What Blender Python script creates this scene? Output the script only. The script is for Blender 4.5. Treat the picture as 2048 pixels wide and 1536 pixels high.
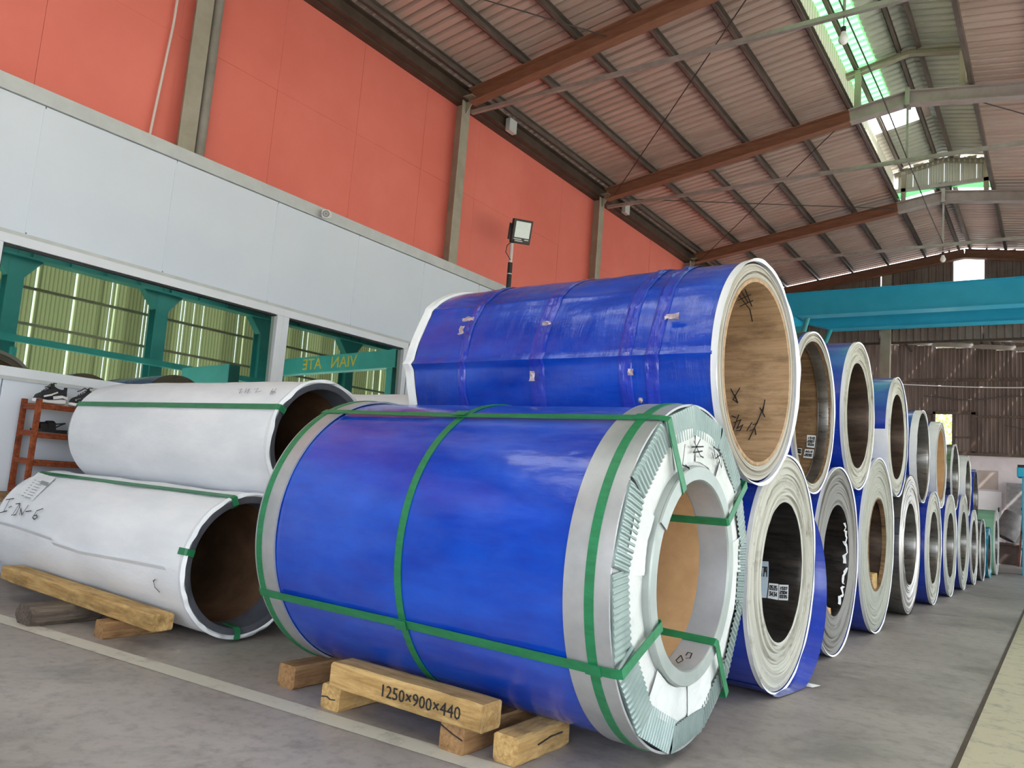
import bpy, bmesh, math, random
import numpy as np
from mathutils import Vector, Matrix
random.seed(7)
for o in list(bpy.data.objects): bpy.data.objects.remove(o)
sc = bpy.context.scene
COL = sc.collection
PI = math.pi
# ------------------------------------------------------------------ camera
YAW, PIT, ROL, FPX, CAMZ = -0.62015453, 0.12321467, 0.07905462, 1556.557, 1.0
_d = Vector((math.sin(YAW)*math.cos(PIT), math.cos(YAW)*math.cos(PIT), math.sin(PIT)))
_r0 = _d.cross(Vector((0, 0, 1))).normalized(); _u0 = _r0.cross(_d)
_r = _r0*math.cos(ROL) + _u0*math.sin(ROL); _u = -_r0*math.sin(ROL) + _u0*math.cos(ROL)
cd = bpy.data.cameras.new('camera'); cam = bpy.data.objects.new('camera', cd); COL.objects.link(cam)
cd.sensor_fit = 'HORIZONTAL'; cd.sensor_width = 36; cd.lens = FPX/2048*36; cd.clip_start = .02; cd.clip_end = 300
cam.matrix_world = Matrix(((_r.x, _u.x, -_d.x, 0), (_r.y, _u.y, -_d.y, 0), (_r.z, _u.z, -_d.z, CAMZ), (0, 0, 0, 1)))
sc.camera = cam
# ------------------------------------------------------------------ sky, light, exposure
w = bpy.data.worlds.new('sky'); sc.world = w; w.use_nodes = True
bg = w.node_tree.nodes['Background']; bg.inputs[0].default_value = (.86, .93, 1, 1); bg.inputs[1].default_value = 2.3
sl_ = bpy.data.lights.new('sun', 'SUN'); sl_.energy = 6.0; sl_.color = (1, .97, .91); sl_.angle = .01
so_ = bpy.data.objects.new('sun', sl_); COL.objects.link(so_)
so_.rotation_euler = Vector((-math.cos(.90), .12, -math.sin(.90))).to_track_quat('-Z', 'Y').to_euler()
vs = sc.view_settings; vs.view_transform = 'Standard'; vs.look = 'None'; vs.gamma = 1; vs.use_curve_mapping = False
vs.exposure = 1.45
cy = sc.cycles
cy.use_denoising = True; cy.max_bounces = 8; cy.diffuse_bounces = 5; cy.glossy_bounces = 4; cy.transmission_bounces = 4
cy.transparent_max_bounces = 6; cy.sample_clamp_indirect = 6; cy.caustics_reflective = False; cy.caustics_refractive = False
def portal(name, loc, rot, sx, sy):
    l = bpy.data.lights.new(name, 'AREA'); l.shape = 'RECTANGLE'; l.size = sx; l.size_y = sy; l.cycles.is_portal = True
    o = bpy.data.objects.new(name, l); COL.objects.link(o); o.location = loc; o.rotation_euler = rot

# ------------------------------------------------------------------ geometry of the place (metres)
XW = -6.6            # office partition / red wall
XR = 5.3             # right wall
Y0, Y1 = -3.2, 19.8  # hall front (open) and gable
RX = -1.77           # ridge
def roof_z(x): return 7.10 - .145*abs(x - RX)
def mon_z(x): return 7.70 - .2*abs(x - RX)
FR = [-.1, 3.82, 7.76, 11.68, 15.82, 19.62]   # frames

# ------------------------------------------------------------------ picture measurements -> surfaces
def ray(px, py):
    v = _r*((px - 1024)/FPX) - _u*((py - 768)/FPX) + _d
    return Vector((0, 0, CAMZ)), v
def hit_x(px, py, x):
    o, v = ray(px, py); return o + v*(x/v.x)
def hit_cyl(px, py, y, z, R, far=False):
    o, v = ray(px, py)
    a = v.y**2 + v.z**2; b = 2*((o.y-y)*v.y + (o.z-z)*v.z); c = (o.y-y)**2 + (o.z-z)**2 - R*R
    q = math.sqrt(max(0, b*b - 4*a*c)); t = (-b + (q if far else -q))/(2*a)
    return o + v*t

# ------------------------------------------------------------------ materials
MATS = {}
class NT:
    def __init__(s, name):
        m = bpy.data.materials.new(name); m.use_nodes = True; s.m = m; s.t = m.node_tree; s.b = s.t.nodes['Principled BSDF']
        MATS[name] = m
    def n(s, typ, **kw):
        q = s.t.nodes.new(typ)
        for k, v in kw.items():
            if hasattr(q, k) and not k.startswith('i_'): setattr(q, k, v)
        return q
    def l(s, a, b): s.t.links.new(a, b)
    def coord(s, scale=(1, 1, 1), kind='Object'):
        c = s.n('ShaderNodeTexCoord'); mp = s.n('ShaderNodeMapping'); mp.inputs['Scale'].default_value = scale
        s.l(c.outputs[kind], mp.inputs[0]); return mp.outputs[0]
    def noise(s, co, scale, detail=4, rough=.6, dist=0):
        q = s.n('ShaderNodeTexNoise'); q.inputs['Scale'].default_value = scale; q.inputs['Detail'].default_value = detail
        q.inputs['Roughness'].default_value = rough; q.inputs['Distortion'].default_value = dist
        s.l(co, q.inputs['Vector']); return q.outputs['Fac']
    def ramp(s, f, stops):
        q = s.n('ShaderNodeValToRGB'); e = q.color_ramp.elements
        while len(e) < len(stops): e.new(.5)
        for el, (p, c) in zip(e, stops): el.position = p; el.color = (*c, 1) if len(c) == 3 else c
        s.l(f, q.inputs[0]); return q.outputs[0]
    def mix(s, f, a, b):
        q = s.n('ShaderNodeMix'); q.data_type = 'RGBA'
        for i, x in ((0, f), (6, a), (7, b)):
            if hasattr(x, 'is_linked'): s.l(x, q.inputs[i])
            elif i == 0: q.inputs[0].default_value = x
            else: q.inputs[i].default_value = (*x, 1)
        return q.outputs[2]
    def math(s, op, a, b=0):
        q = s.n('ShaderNodeMath'); q.operation = op
        for i, x in ((0, a), (1, b)):
            if hasattr(x, 'is_linked'): s.l(x, q.inputs[i])
            else: q.inputs[i].default_value = x
        return q.outputs[0]
    def bump(s, h, strength, dist=.01):
        q = s.n('ShaderNodeBump'); q.inputs['Strength'].default_value = strength; q.inputs['Distance'].default_value = dist
        s.l(h, q.inputs['Height']); s.l(q.outputs[0], s.b.inputs['Normal'])
    def set(s, **kw):
        nm = {'base': 'Base Color', 'rough': 'Roughness', 'metal': 'Metallic', 'spec': 'Specular IOR Level', 'coat': 'Coat Weight', 'coatr': 'Coat Roughness', 'aniso': 'Anisotropic'}
        for k, v in kw.items():
            i = s.b.inputs[nm[k]]
            if hasattr(v, 'is_linked'): s.l(v, i)
            elif k == 'base': i.default_value = (*v, 1)
            else: i.default_value = v
        return s.m
def M(name, c1, c2=None, scale=6, rough=.5, metal=0, spec=.5, stretch=(1, 1, 1), lo=.35, hi=.7, bump=0, bscale=None, coat=0, detail=5, dist=.01):
    if name in MATS: return MATS[name]
    t = NT(name); co = t.coord(stretch)
    f = t.noise(co, scale, detail)
    if c2: t.set(base=t.ramp(f, [(lo, c1), (hi, c2)]))
    else: t.set(base=c1)
    if bump: t.bump(t.noise(co, bscale or scale*3, 4), bump, dist)
    return t.set(rough=rough, metal=metal, spec=spec, coat=coat)
def film(name, c1, c2, dust_sheen, rough=.24, crinkle=0):
    t = NT(name); co = t.coord((.6, 1.6, 1.6))
    a = t.noise(co, 3.2, 6, .65); base = t.ramp(a, [(.35, c1), (.7, c2)])
    d = t.ramp(t.noise(t.coord((.5, 2.4, 2.4)), 3, 4, .6), [(.42, (0, 0, 0)), (.85, (1, 1, 1))])
    g = t.n('ShaderNodeNewGeometry'); sx = t.n('ShaderNodeSeparateXYZ'); t.l(g.outputs['Normal'], sx.inputs[0])
    up = t.ramp(sx.outputs[2], [(.55, (0, 0, 0)), (1, (.45, .45, .45))])       # reflected-sky sheen painted on upward film, mixed with patchy dust
    dd = t.math('MULTIPLY', d, t.math('ADD', up, .07))
    t.set(base=t.mix(dd, base, dust_sheen))
    t.set(rough=t.math('ADD', t.math('MULTIPLY', a, .22), rough-.1), spec=.55, coat=.25, coatr=.12)
    h = t.math('ADD', t.noise(t.coord((.5, 1, 1)), 5, 3), t.math('MULTIPLY', t.noise(co, 26, 3), .12))
    if crinkle:
        h = t.math('ADD', h, t.math('MULTIPLY', t.noise(t.coord((9, 1.1, 1.1)), 2.2, 5, .65, .8), crinkle))
    t.bump(h, .35, .02); return t.m
def face_rings(name, cols, freq=60, rough=.6, metal=0, dirt=.5, dirtc=(.2, .17, .13)):
    t = NT(name); c = t.n('ShaderNodeTexCoord'); s = t.n('ShaderNodeSeparateXYZ'); t.l(c.outputs['Object'], s.inputs[0])
    cb = t.n('ShaderNodeCombineXYZ'); t.l(s.outputs[1], cb.inputs[1]); t.l(s.outputs[2], cb.inputs[2])
    ln = t.n('ShaderNodeVectorMath'); ln.operation = 'LENGTH'; t.l(cb.outputs[0], ln.inputs[0])
    wob = t.math('ADD', ln.outputs['Value'], t.math('MULTIPLY', t.noise(c.outputs['Object'], 3, 2), .03))
    cc = t.n('ShaderNodeCombineXYZ'); t.l(wob, cc.inputs[0])
    f = t.noise(cc.outputs[0], freq, 5, .7)
    n = len(cols); base = t.ramp(f, [(.32 + .36*i/(n-1), cols[i]) for i in range(n)])
    d = t.ramp(t.noise(c.outputs['Object'], 7, 7, .7), [(.55, (0, 0, 0)), (.75, (dirt, dirt, dirt))])
    t.set(base=t.mix(d, base, dirtc), rough=rough, metal=metal); t.bump(f, .5, .006); return t.m
def wood(name, c1, c2, c3):
    t = NT(name); co = t.coord((1.2, 14, 14))
    f = t.noise(co, 3, 8, .65, .6); base = t.ramp(f, [(.3, c1), (.5, c2), (.72, c3)])
    st = t.ramp(t.noise(t.coord((.6, 1.6, 1.6)), 6, 6, .7), [(.48, (0, 0, 0)), (.70, (.75, .75, .75))])
    t.set(base=t.mix(st, base, tuple(x*.45 for x in c1)), rough=.75, spec=.25); t.bump(f, .5, .008); return t.m
BLUE = film('blue_film', (.002, .036, .37), (.004, .078, .56), (.36, .38, .72), .19)
BLUE2 = film('blue_film_wrinkled', (.002, .034, .36), (.005, .072, .54), (.42, .44, .80), .18, .55)
BLUE3 = film('blue_film_row', (.005, .028, .30), (.01, .05, .46), (.45, .45, .75))
TEALF = film('teal_film', (.0, .22, .38), (.02, .42, .58), (.6, .75, .8))
PALEGREEN = film('pale_green_film', (.22, .50, .30), (.32, .60, .40), (.6, .7, .6), .5)
PAPER = M('white_paper_wrap', (.74, .76, .80), (.86, .87, .90), 3, .7, bump=.25, bscale=5, spec=.3, dist=.02, stretch=(.6, 1.5, 1.5))
WHITEFILM = M('white_film', (.78, .80, .83), (.9, .9, .9), 8, .5, spec=.4)
STRAP = M('green_strap', (.012, .15, .055), (.02, .21, .085), 14, .42, spec=.5, stretch=(1, 3, 3))
STRAPIN = STRAP
BAND = M('grey_steel_band', (.40, .41, .42), (.54, .54, .55), 5, .42, .55, bump=.08)
RINGST = M('grey_ring_steel', (.34, .38, .36), (.42, .46, .44), 7, .45, .35)
SLEEVE = M('pale_steel_sleeve', (.50, .54, .60), (.62, .66, .72), 6, .35, .5)
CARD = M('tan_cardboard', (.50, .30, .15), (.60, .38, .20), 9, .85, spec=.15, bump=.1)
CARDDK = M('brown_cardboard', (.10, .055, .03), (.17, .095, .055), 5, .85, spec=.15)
PLY = wood('brown_liner_board', (.31, .19, .10), (.43, .285, .165), (.50, .345, .21))
PLYD = wood('aged_liner_board', (.12, .068, .032), (.20, .12, .06), (.29, .185, .10))
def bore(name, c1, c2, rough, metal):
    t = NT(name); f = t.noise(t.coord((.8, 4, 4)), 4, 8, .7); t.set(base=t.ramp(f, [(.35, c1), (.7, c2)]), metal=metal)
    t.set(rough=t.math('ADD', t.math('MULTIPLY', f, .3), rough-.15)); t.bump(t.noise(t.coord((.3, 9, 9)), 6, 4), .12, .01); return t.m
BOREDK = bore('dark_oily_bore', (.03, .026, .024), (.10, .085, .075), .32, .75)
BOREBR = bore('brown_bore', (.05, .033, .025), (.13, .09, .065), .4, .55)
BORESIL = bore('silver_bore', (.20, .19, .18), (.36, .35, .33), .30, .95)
CREAM = face_rings('cream_rolled_edge', [(.20, .19, .15), (.40, .39, .33), (.52, .51, .45), (.30, .28, .22)], 110, .75, 0, .75, (.13, .11, .08))
CREAMG = face_rings('greenish_cream_edge', [(.20, .20, .17), (.34, .34, .29), (.45, .45, .39)], 120, .7, .0, .6)
GREYE = face_rings('grey_rolled_edge', [(.12, .11, .10), (.18, .168, .152), (.25, .237, .217)], 140, .5, .3, .4)
STEELE = face_rings('bare_steel_edge', [(.32, .29, .27), (.44, .41, .38), (.52, .49, .46)], 90, .34, .8, .1)
BIGE = face_rings('pale_rolled_edge', [(.28, .255, .21), (.42, .39, .33), (.52, .49, .43)], 130, .6, .1, .35)
CLOTH = M('white_woven_cloth', (.58, .60, .585), (.72, .73, .715), 4, .85, spec=.15, bump=.7, bscale=6, dist=.03)
GUARD = M('corrugated_guard_steel', (.22, .29, .275), (.30, .37, .355), 8, .42, .35)
RUBBER = M('dark_grey_rim', (.055, .06, .075), (.10, .105, .125), 6, .6)
BLACKPAINT = M('black_marker', (.012, .012, .015), rough=.6)
GREYPRINT = M('grey_print', (.30, .31, .34), rough=.8)
STICKER = M('white_sticker', (.78, .80, .82), rough=.6)
STICKERB = M('pale_blue_sticker', (.55, .66, .76), rough=.6)
TIMBER = wood('fresh_timber', (.34, .19, .065), (.52, .33, .13), (.66, .46, .21))
TIMBERD = wood('brown_timber', (.20, .10, .045), (.32, .18, .08), (.42, .26, .12))
TIMBERO = wood('weathered_timber', (.065, .05, .04), (.13, .10, .08), (.20, .16, .12))
REDWOOD = wood('varnished_red_wood', (.15, .03, .012), (.26, .06, .02), (.38, .11, .035))
PANELW = M('white_insulated_panel', (.66, .715, .80), (.70, .75, .83), 1.2, .32, spec=.5)
PANELTRIM = M('pale_grey_trim', (.50, .52, .52), (.58, .60, .59), 5, .45)
WHITEALU = M('white_window_frame', (.72, .75, .80), (.78, .80, .84), 3, .35)
RED = M('salmon_red_sheet', (.74, .175, .130), (.82, .215, .165), .8, .6, spec=.35, bump=.1, bscale=2)
COLPAINT = M('taupe_column_paint', (.30, .27, .20), (.40, .36, .29), 3, .5)
GREYPIPE = M('grey_pipe', (.22, .20, .17), (.30, .27, .24), 5, .5)
WHITEPIPE = M('white_conduit', (.70, .62, .58), rough=.5)
RAFTER = M('brown_rafter_paint', (.22, .095, .055), (.30, .14, .085), 4, .55, stretch=(1, 6, 6))
PURLIN = M('purlin_steel', (.13, .10, .085), (.22, .18, .155), 5, .42, .4, stretch=(6, .6, 6))
DARKEAVE = M('dark_eave_beam', (.055, .035, .025), (.10, .065, .045), 5, .6)
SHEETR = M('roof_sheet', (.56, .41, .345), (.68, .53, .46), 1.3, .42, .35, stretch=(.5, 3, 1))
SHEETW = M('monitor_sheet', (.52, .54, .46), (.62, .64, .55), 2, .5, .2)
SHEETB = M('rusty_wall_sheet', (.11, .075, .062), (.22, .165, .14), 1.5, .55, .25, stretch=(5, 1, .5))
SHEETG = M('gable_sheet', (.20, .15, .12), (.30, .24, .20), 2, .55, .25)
CONCW = M('grey_plaster_wall', (.50, .44, .45), (.64, .57, .58), 1.6, .85)
CONCP = M('patched_plaster', (.36, .29, .26), (.44, .36, .32), 3, .85)
WHITEDOOR = M('pale_door_leaf', (.68, .65, .65), (.75, .72, .72), 2, .7)
TEAL = M('teal_crane_paint', (.02, .46, .72), (.03, .52, .80), 2.5, .42)
COLTEAL = M('light_teal_column_paint', (.05, .33, .36), (.08, .40, .43), 2, .45)
SPLICE = M('pale_primed_rafter', (.36, .31, .29), (.46, .41, .39), 5, .5)
TEALG = M('green_teal_column_paint', (.05, .38, .42), (.07, .46, .50), 2, .5)
YELLOW = M('yellow_lettering', (.85, .60, .05), rough=.6)
BLACKPL = M('black_plastic', (.012, .012, .013), (.03, .03, .032), 12, .5)
GLASSDK = M('dark_lens', (.01, .01, .012), rough=.08)
WHITEPL = M('white_plastic', (.78, .78, .78), rough=.4)
LENSP = M('floodlight_lens', (.60, .68, .64), (.70, .76, .72), 30, .15)
SHOEBLK = M('black_shoe_fabric', (.010, .010, .012), (.03, .03, .033), 30, .7, bump=.2)
SHOEWHT = M('white_shoe_sole', (.80, .78, .79), rough=.5)
BULBG = M('white_bulb_glass', (.85, .87, .85), rough=.15)
GALV = M('galvanised_bar', (.36, .33, .30), (.48, .44, .41), 7, .45, .5)
WIRE = M('dark_wire', (.06, .05, .045), rough=.6)
WIREW = M('pale_cable', (.62, .60, .58), rough=.5)
JUNK = M('grey_scrap_metal', (.16, .15, .15), (.30, .28, .28), 5, .6, .3)
RUSTB = M('rust_red_bar', (.17, .05, .035), (.25, .09, .06), 5, .7)
LITTER = M('white_scrap', (.8, .8, .78), rough=.8)
LEAF = M('sunlit_leaf', (.25, .40, .03), (.55, .62, .06), 8, .6)
BARK = M('bark', (.12, .08, .05), (.2, .15, .1), 8, .9)
GROUND = M('outside_concrete', (.50, .48, .42), (.60, .57, .50), .5, .9)
TAPE = film('clear_tape_over_film', (.006, .03, .36), (.03, .06, .52), (.62, .55, .72), .10, 1.2)
# translucent sheets
def translucent(name, c, mixf=.5):
    t = NT(name); t.set(base=c, rough=.5)
    tr = t.n('ShaderNodeBsdfTranslucent'); tr.inputs[0].default_value = (*c, 1)
    mx = t.n('ShaderNodeMixShader'); mx.inputs[0].default_value = mixf
    t.l(t.b.outputs[0], mx.inputs[1]); t.l(tr.outputs[0], mx.inputs[2])
    t.l(mx.outputs[0], t.t.nodes['Material Output'].inputs[0]); return t.m
TRGREEN = translucent('green_translucent_sheet', (.20, .62, .24), .6)
TRWALL = [translucent('sunlit_wall_sheet', (.085, .085, .045), .5), translucent('sunlit_wall_sheet_pale', (.12, .12, .065), .55), translucent('sunlit_wall_sheet_bright', (.40, .40, .28), .6)]
TRMILK = translucent('milky_plastic_sheet', (.75, .75, .70), .6)
TRPALE = translucent('pale_translucent_sheet', (.36, .35, .26), .4)
# mirror-coated green office glass
t = NT('reflective_green_glass'); t.set(base=(.40, .50, .42), metal=1, rough=.015); GLASS = t.m
t = NT('clear_pane'); t.set(base=(.95, .98, 1), rough=.02)
tp = t.n('ShaderNodeBsdfTransparent'); mx = t.n('ShaderNodeMixShader'); mx.inputs[0].default_value = .92
t.l(t.b.outputs[0], mx.inputs[1]); t.l(tp.outputs[0], mx.inputs[2]); t.l(mx.outputs[0], t.t.nodes['Material Output'].inputs[0]); PANE = t.m
# concrete floor
t = NT('worn_concrete'); co = t.coord()
big = t.noise(co, .45, 5, .6); mid = t.noise(t.coord((1, .55, 1)), 2.6, 8, .7, .4); fine = t.noise(co, 38, 5, .7)
base = t.ramp(big, [(.35, (.26, .225, .205)), (.52, (.38, .335, .305)), (.7, (.50, .445, .415))])
base = t.mix(t.math('MULTIPLY', t.ramp(t.noise(t.coord((1.6, .7, 1)), 5, 10, .78, .5), [(.46, (0, 0, 0)), (.62, (1, 1, 1))]), .40), base, (.36, .33, .31))
base = t.mix(t.math('MULTIPLY', t.ramp(t.noise(co, 1.1, 6, .7, .8), [(.52, (0, 0, 0)), (.70, (1, 1, 1))]), .55), base, (.10, .095, .085))
base = t.mix(t.math('MULTIPLY', t.ramp(t.noise(t.coord((1, 1, 1)), 14, 6, .7), [(.48, (0, 0, 0)), (.70, (1, 1, 1))]), .45), base, (.13, .115, .10))
t.set(base=base, rough=t.math('ADD', t.math('MULTIPLY', mid, .35), .30), spec=.45); t.bump(t.math('ADD', mid, fine), .12, .01); FLOOR = t.m
t = NT('worn_yellow_line_paint'); co = t.coord(); f = t.noise(co, 9, 8, .75)
t.set(base=t.ramp(f, [(.34, (.30, .27, .22)), (.50, (.52, .46, .33))]), rough=.6); LINEY = t.m
t = NT('worn_white_line_paint'); co = t.coord(); f = t.noise(co, 7, 8, .75)
t.set(base=t.ramp(f, [(.33, (.40, .37, .32)), (.48, (.60, .56, .48))]), rough=.6); LINEW = t.m

# ------------------------------------------------------------------ mesh helpers
class MB:
    def __init__(s): s.v = []; s.f = []
    def add(s, vs, fs):
        k = len(s.v); s.v += [tuple(x) for x in vs]; s.f += [tuple(i + k for i in f) for f in fs]; return s
    def box(s, x0, x1, y0, y1, z0, z1):
        return s.add([(x, y, z) for z in (z0, z1) for y in (y0, y1) for x in (x0, x1)],
                     [(0, 2, 3, 1), (4, 5, 7, 6), (0, 1, 5, 4), (2, 6, 7, 3), (0, 4, 6, 2), (1, 3, 7, 5)])
    def bar(s, p, q, wd, ht, up=(0, 0, 1)):
        p = Vector(p); q = Vector(q); d = (q - p).normalized(); u = Vector(up)
        sd = d.cross(u)
        if sd.length < 1e-4: sd = d.cross(Vector((1, 0, 0)))
        sd.normalize(); u = sd.cross(d)
        c = [p + sd*a*wd/2 + u*b*ht/2 for a, b in ((-1, -1), (1, -1), (1, 1), (-1, 1))]
        c += [x + (q - p) for x in c]
        return s.add(c, [(3, 2, 1, 0), (4, 5, 6, 7), (0, 1, 5, 4), (1, 2, 6, 5), (2, 3, 7, 6), (3, 0, 4, 7)])
    def ibeam(s, p, q, wd, ht, tf=.015, tw=.012):
        up = Vector((0, 0, 1)); d = (Vector(q) - Vector(p)).normalized(); sd = d.cross(up).normalized(); u = sd.cross(d)
        o = u*(ht/2 - tf/2)
        s.bar(Vector(p)+o, Vector(q)+o, wd, tf); s.bar(Vector(p)-o, Vector(q)-o, wd, tf); return s.bar(p, q, tw, ht - 2*tf)
    def tube(s, pts, r, n=8, caps=True):
        pts = [Vector(p) for p in pts]; m = len(pts); rings = []
        rr = r if isinstance(r, (list, tuple)) else [r]*m
        prev = None
        for i, p in enumerate(pts):
            d = (pts[min(i+1, m-1)] - pts[max(i-1, 0)]).normalized()
            a = prev - d*prev.dot(d) if prev is not None else d.orthogonal()
            a.normalize(); prev = a; b = d.cross(a)
            rings.append([p + (a*math.cos(2*PI*k/n) + b*math.sin(2*PI*k/n))*rr[i] for k in range(n)])
        fs = [(i*n + k, i*n + (k+1) % n, (i+1)*n + (k+1) % n, (i+1)*n + k) for i in range(m-1) for k in range(n)]
        if caps: fs += [tuple(range(n-1, -1, -1)), tuple((m-1)*n + k for k in range(n))]
        return s.add([v for g in rings for v in g], fs)
    def lathe(s, prof, n=96, rad=None, xj=None, a0=0, a1=2*PI):
        """profile [(x, r)] turned about the local x axis; rad(i, th) scales r, xj(i, th) shifts x"""
        full = abs(a1 - a0 - 2*PI) < 1e-6; m = n if full else n + 1
        vs = []
        for i, (x, r) in enumerate(prof):
            for k in range(m):
                th = a0 + (a1 - a0)*k/n
                R = r + (rad(i, th) if rad else 0); X = x + (xj(i, th) if xj else 0)
                vs.append((X, R*math.cos(th), R*math.sin(th)))
        fs = []
        for i in range(len(prof) - 1):
            for k in range(n):
                k2 = (k+1) % m
                fs.append((i*m + k, (i+1)*m + k, (i+1)*m + k2, i*m + k2))
        return s.add(vs, fs)
    def corr(s, o, u, v, nrm, lu, lv, pitch, depth, duty=.45, thick=0):
        """ribbed sheet: ribs run along v, profile steps along u"""
        o = Vector(o); u = Vector(u); v = Vector(v); nn = Vector(nrm); prof = []; k = 0; e = pitch*.1
        x = 0.
        while x < lu - 1e-6:
            for a, h in ((0, 0), (pitch*(1-duty), 0), (pitch*(1-duty)+e, depth), (pitch-e, depth)):
                if x + a <= lu + 1e-6: prof.append((x + a, h))
            x += pitch
        prof.append((lu, 0)); m = len(prof)
        vs = [o + u*a + nn*h for a, h in prof] + [o + u*a + nn*h + v*lv for a, h in prof]
        return s.add(vs, [(i, i+1, m+i+1, m+i) for i in range(m-1)])
    def loft(s, rings, cap=True):
        n = len(rings[0]); m = len(rings)
        fs = [(i*n + k, i*n + (k+1) % n, (i+1)*n + (k+1) % n, (i+1)*n + k) for i in range(m-1) for k in range(n)]
        if cap: fs += [tuple(range(n-1, -1, -1)), tuple((m-1)*n + k for k in range(n))]
        return s.add([v for r in rings for v in r], fs)
    def mesh(s, name, m, smooth=False, bevel=0, fix=True):
        me = bpy.data.meshes.new(name); me.from_pydata(s.v, [], s.f)
        if fix or bevel:
            b = bmesh.new(); b.from_mesh(me)
            if fix: bmesh.ops.recalc_face_normals(b, faces=b.faces)
            if bevel: bmesh.ops.bevel(b, geom=b.edges[:], offset=bevel, segments=2, affect='EDGES', profile=.6)
            b.to_mesh(me); b.free()
        me.materials.append(m)
        if smooth:
            me.polygons.foreach_set('use_smooth', [True]*len(me.polygons))
            try: me.set_sharp_from_angle(angle=math.radians(38))
            except Exception: pass
        me.update(); return me
def part(name, mb, m, parent=None, smooth=False, bevel=0, loc=None, rot=None, label=None, fix=True):
    me = mb if isinstance(mb, bpy.types.Mesh) else mb.mesh(name, m, smooth, bevel, fix)
    o = bpy.data.objects.new(name, me); COL.objects.link(o)
    if parent: o.parent = parent
    if loc: o.location = loc
    if rot: o.rotation_euler = rot
    if label: o['label'] = label
    return o
def empty(name, loc=(0, 0, 0), rz=0):
    o = bpy.data.objects.new(name, None); COL.objects.link(o); o.location = loc; o.rotation_euler.z = rz; o.empty_display_size = .1; return o
def tag(o, label, cat, group=None):
    o['label'] = label; o['category'] = cat
    if group: o['group'] = group
    return o
def thing(name, label, cat, loc=(0, 0, 0), rz=0, group=None): return tag(empty(name, loc, rz), label, cat, group)
def struct(o): o['kind'] = 'structure'; return o
def sempty(name): return struct(empty(name))
def text_mesh(body, size, m, name='lettering', extrude=.0006):
    c = bpy.data.curves.new(name, 'FONT'); c.body = body; c.size = size; c.align_x = 'CENTER'; c.align_y = 'CENTER'; c.extrude = extrude; c.resolution_u = 2
    o = bpy.data.objects.new('tmp', c); COL.objects.link(o); dg = bpy.context.evaluated_depsgraph_get(); dg.update()
    me = bpy.data.meshes.new_from_object(o.evaluated_get(dg)); bpy.data.objects.remove(o); bpy.data.curves.remove(c)
    me.name = name; me.materials.clear(); me.materials.append(m); return me
def strokes(mb, lines, hit, wd, off):
    """pen strokes laid on a surface: hit(u, v) -> (point, normal)"""
    for ln in lines:
        P = [hit(*p) for p in ln]
        for (a, na), (b, nb) in zip(P[:-1], P[1:]):
            d = (b - a)
            if d.length < 1e-5: continue
            sd = d.cross(na).normalized()*wd/2; d = d.normalized()*wd*.3
            A = a + na*off - d; B = b + nb*off + d
            mb.add([A - sd, A + sd, B + sd, B - sd], [(0, 1, 2, 3)])
    return mb

# ================================================================== STRUCTURE
fl = struct(part('floor', MB().box(-6.8, 5.4, -3.3, 25.6, -.2, 0), FLOOR))
ml = MB().add([(-.35, Y0, .0025), (-.04, Y0, .0025), (-.04, 19.6, .0025), (-.35, 19.6, .0025)], [(0, 1, 2, 3)]); part('painted_line', ml, LINEY, fl, label='worn yellow line')
ml = MB().add([(-6.5, 2.03, .002), (-6.5, 1.92, .002), (-.2, 2.40, .002), (-.2, 2.51, .002)], [(0, 1, 2, 3)]); part('painted_line', ml, LINEW, fl, label='faded pale line')
ml = MB().box(-.372, -.352, Y0, 19.6, -.001, .0022); part('slab_joint', ml, DARKEAVE, fl)
struct(part('ground', MB().box(-40, 60, -40, 60, -.3, -.21), GROUND))['label'] = 'pale ground outside the hall'

# ---- left wall: office partition below, red sheet above
wl = sempty('wall_left')
sy = [-3.15, -2.0, -.86, .29, 1.43, 2.57, 3.71, 4.85, 6.0, 7.14, 8.28, 9.42]
for a, b in zip(sy[:-1], sy[1:]):
    part('panel', MB().box(XW-.06, XW, a+.004, b-.004, 2.60, 3.66), PANELW, wl, bevel=.004)
    part('panel', MB().box(XW-.06, XW, a+.004, b-.004, 0.0, 1.47), PANELW, wl, bevel=.004)
part('panel', MB().box(XW-.06, XW, -3.15, 2.33, 1.478, 2.592), PANELW, wl, bevel=.004)
part('panel', MB().box(XW-.06, XW, 7.0, 9.42, 1.478, 2.592), PANELW, wl, bevel=.004)
part('joint_backing', MB().box(XW-.075, XW-.055, -3.15, 9.42, 0, 1.47), PANELTRIM, wl)
part('joint_backing', MB().box(XW-.075, XW-.055, -3.15, 9.42, 2.56, 3.66), PANELTRIM, wl)
for y in sy[1:-1]:
    part('seam_strip', MB().box(XW-.002, XW+.004, y-.012, y+.012, 2.62, 3.64), PANELW, wl)
part('top_channel', MB().box(XW-.07, XW+.02, -3.15, 9.44, 3.665, 3.79), PANELTRIM, wl, bevel=.005)
part('bead', MB().box(XW-.02, XW+.018, -3.15, 9.42, 2.575, 2.605), PANELTRIM, wl)
part('bead', MB().box(XW-.02, XW+.018, -3.15, 9.42, 1.465, 1.49), PANELTRIM, wl)
part('end_panel', MB().box(-6.72, XW, 9.42, 9.46, 0, 3.79), PANELTRIM, wl)
ys = [Y0 + 1.15*i for i in range(21)]
for a, b in zip(ys[:-1], ys[1:]):
    jx = random.uniform(-.003, .003)
    for z0, z1 in ((0, 2.4), (2.4, 4.95), (4.95, 6.12)):
        part('red_sheet', MB().box(XW-.28, XW-.25+jx+random.uniform(-.0015, .0015), a+.0015, b-.0015, z0+.001, z1-.001), RED, wl)
part('eave_beam', MB().ibeam((XW-.12, Y0, 6.22), (XW-.12, Y1, 6.22), .16, .20), DARKEAVE, wl)
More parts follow.
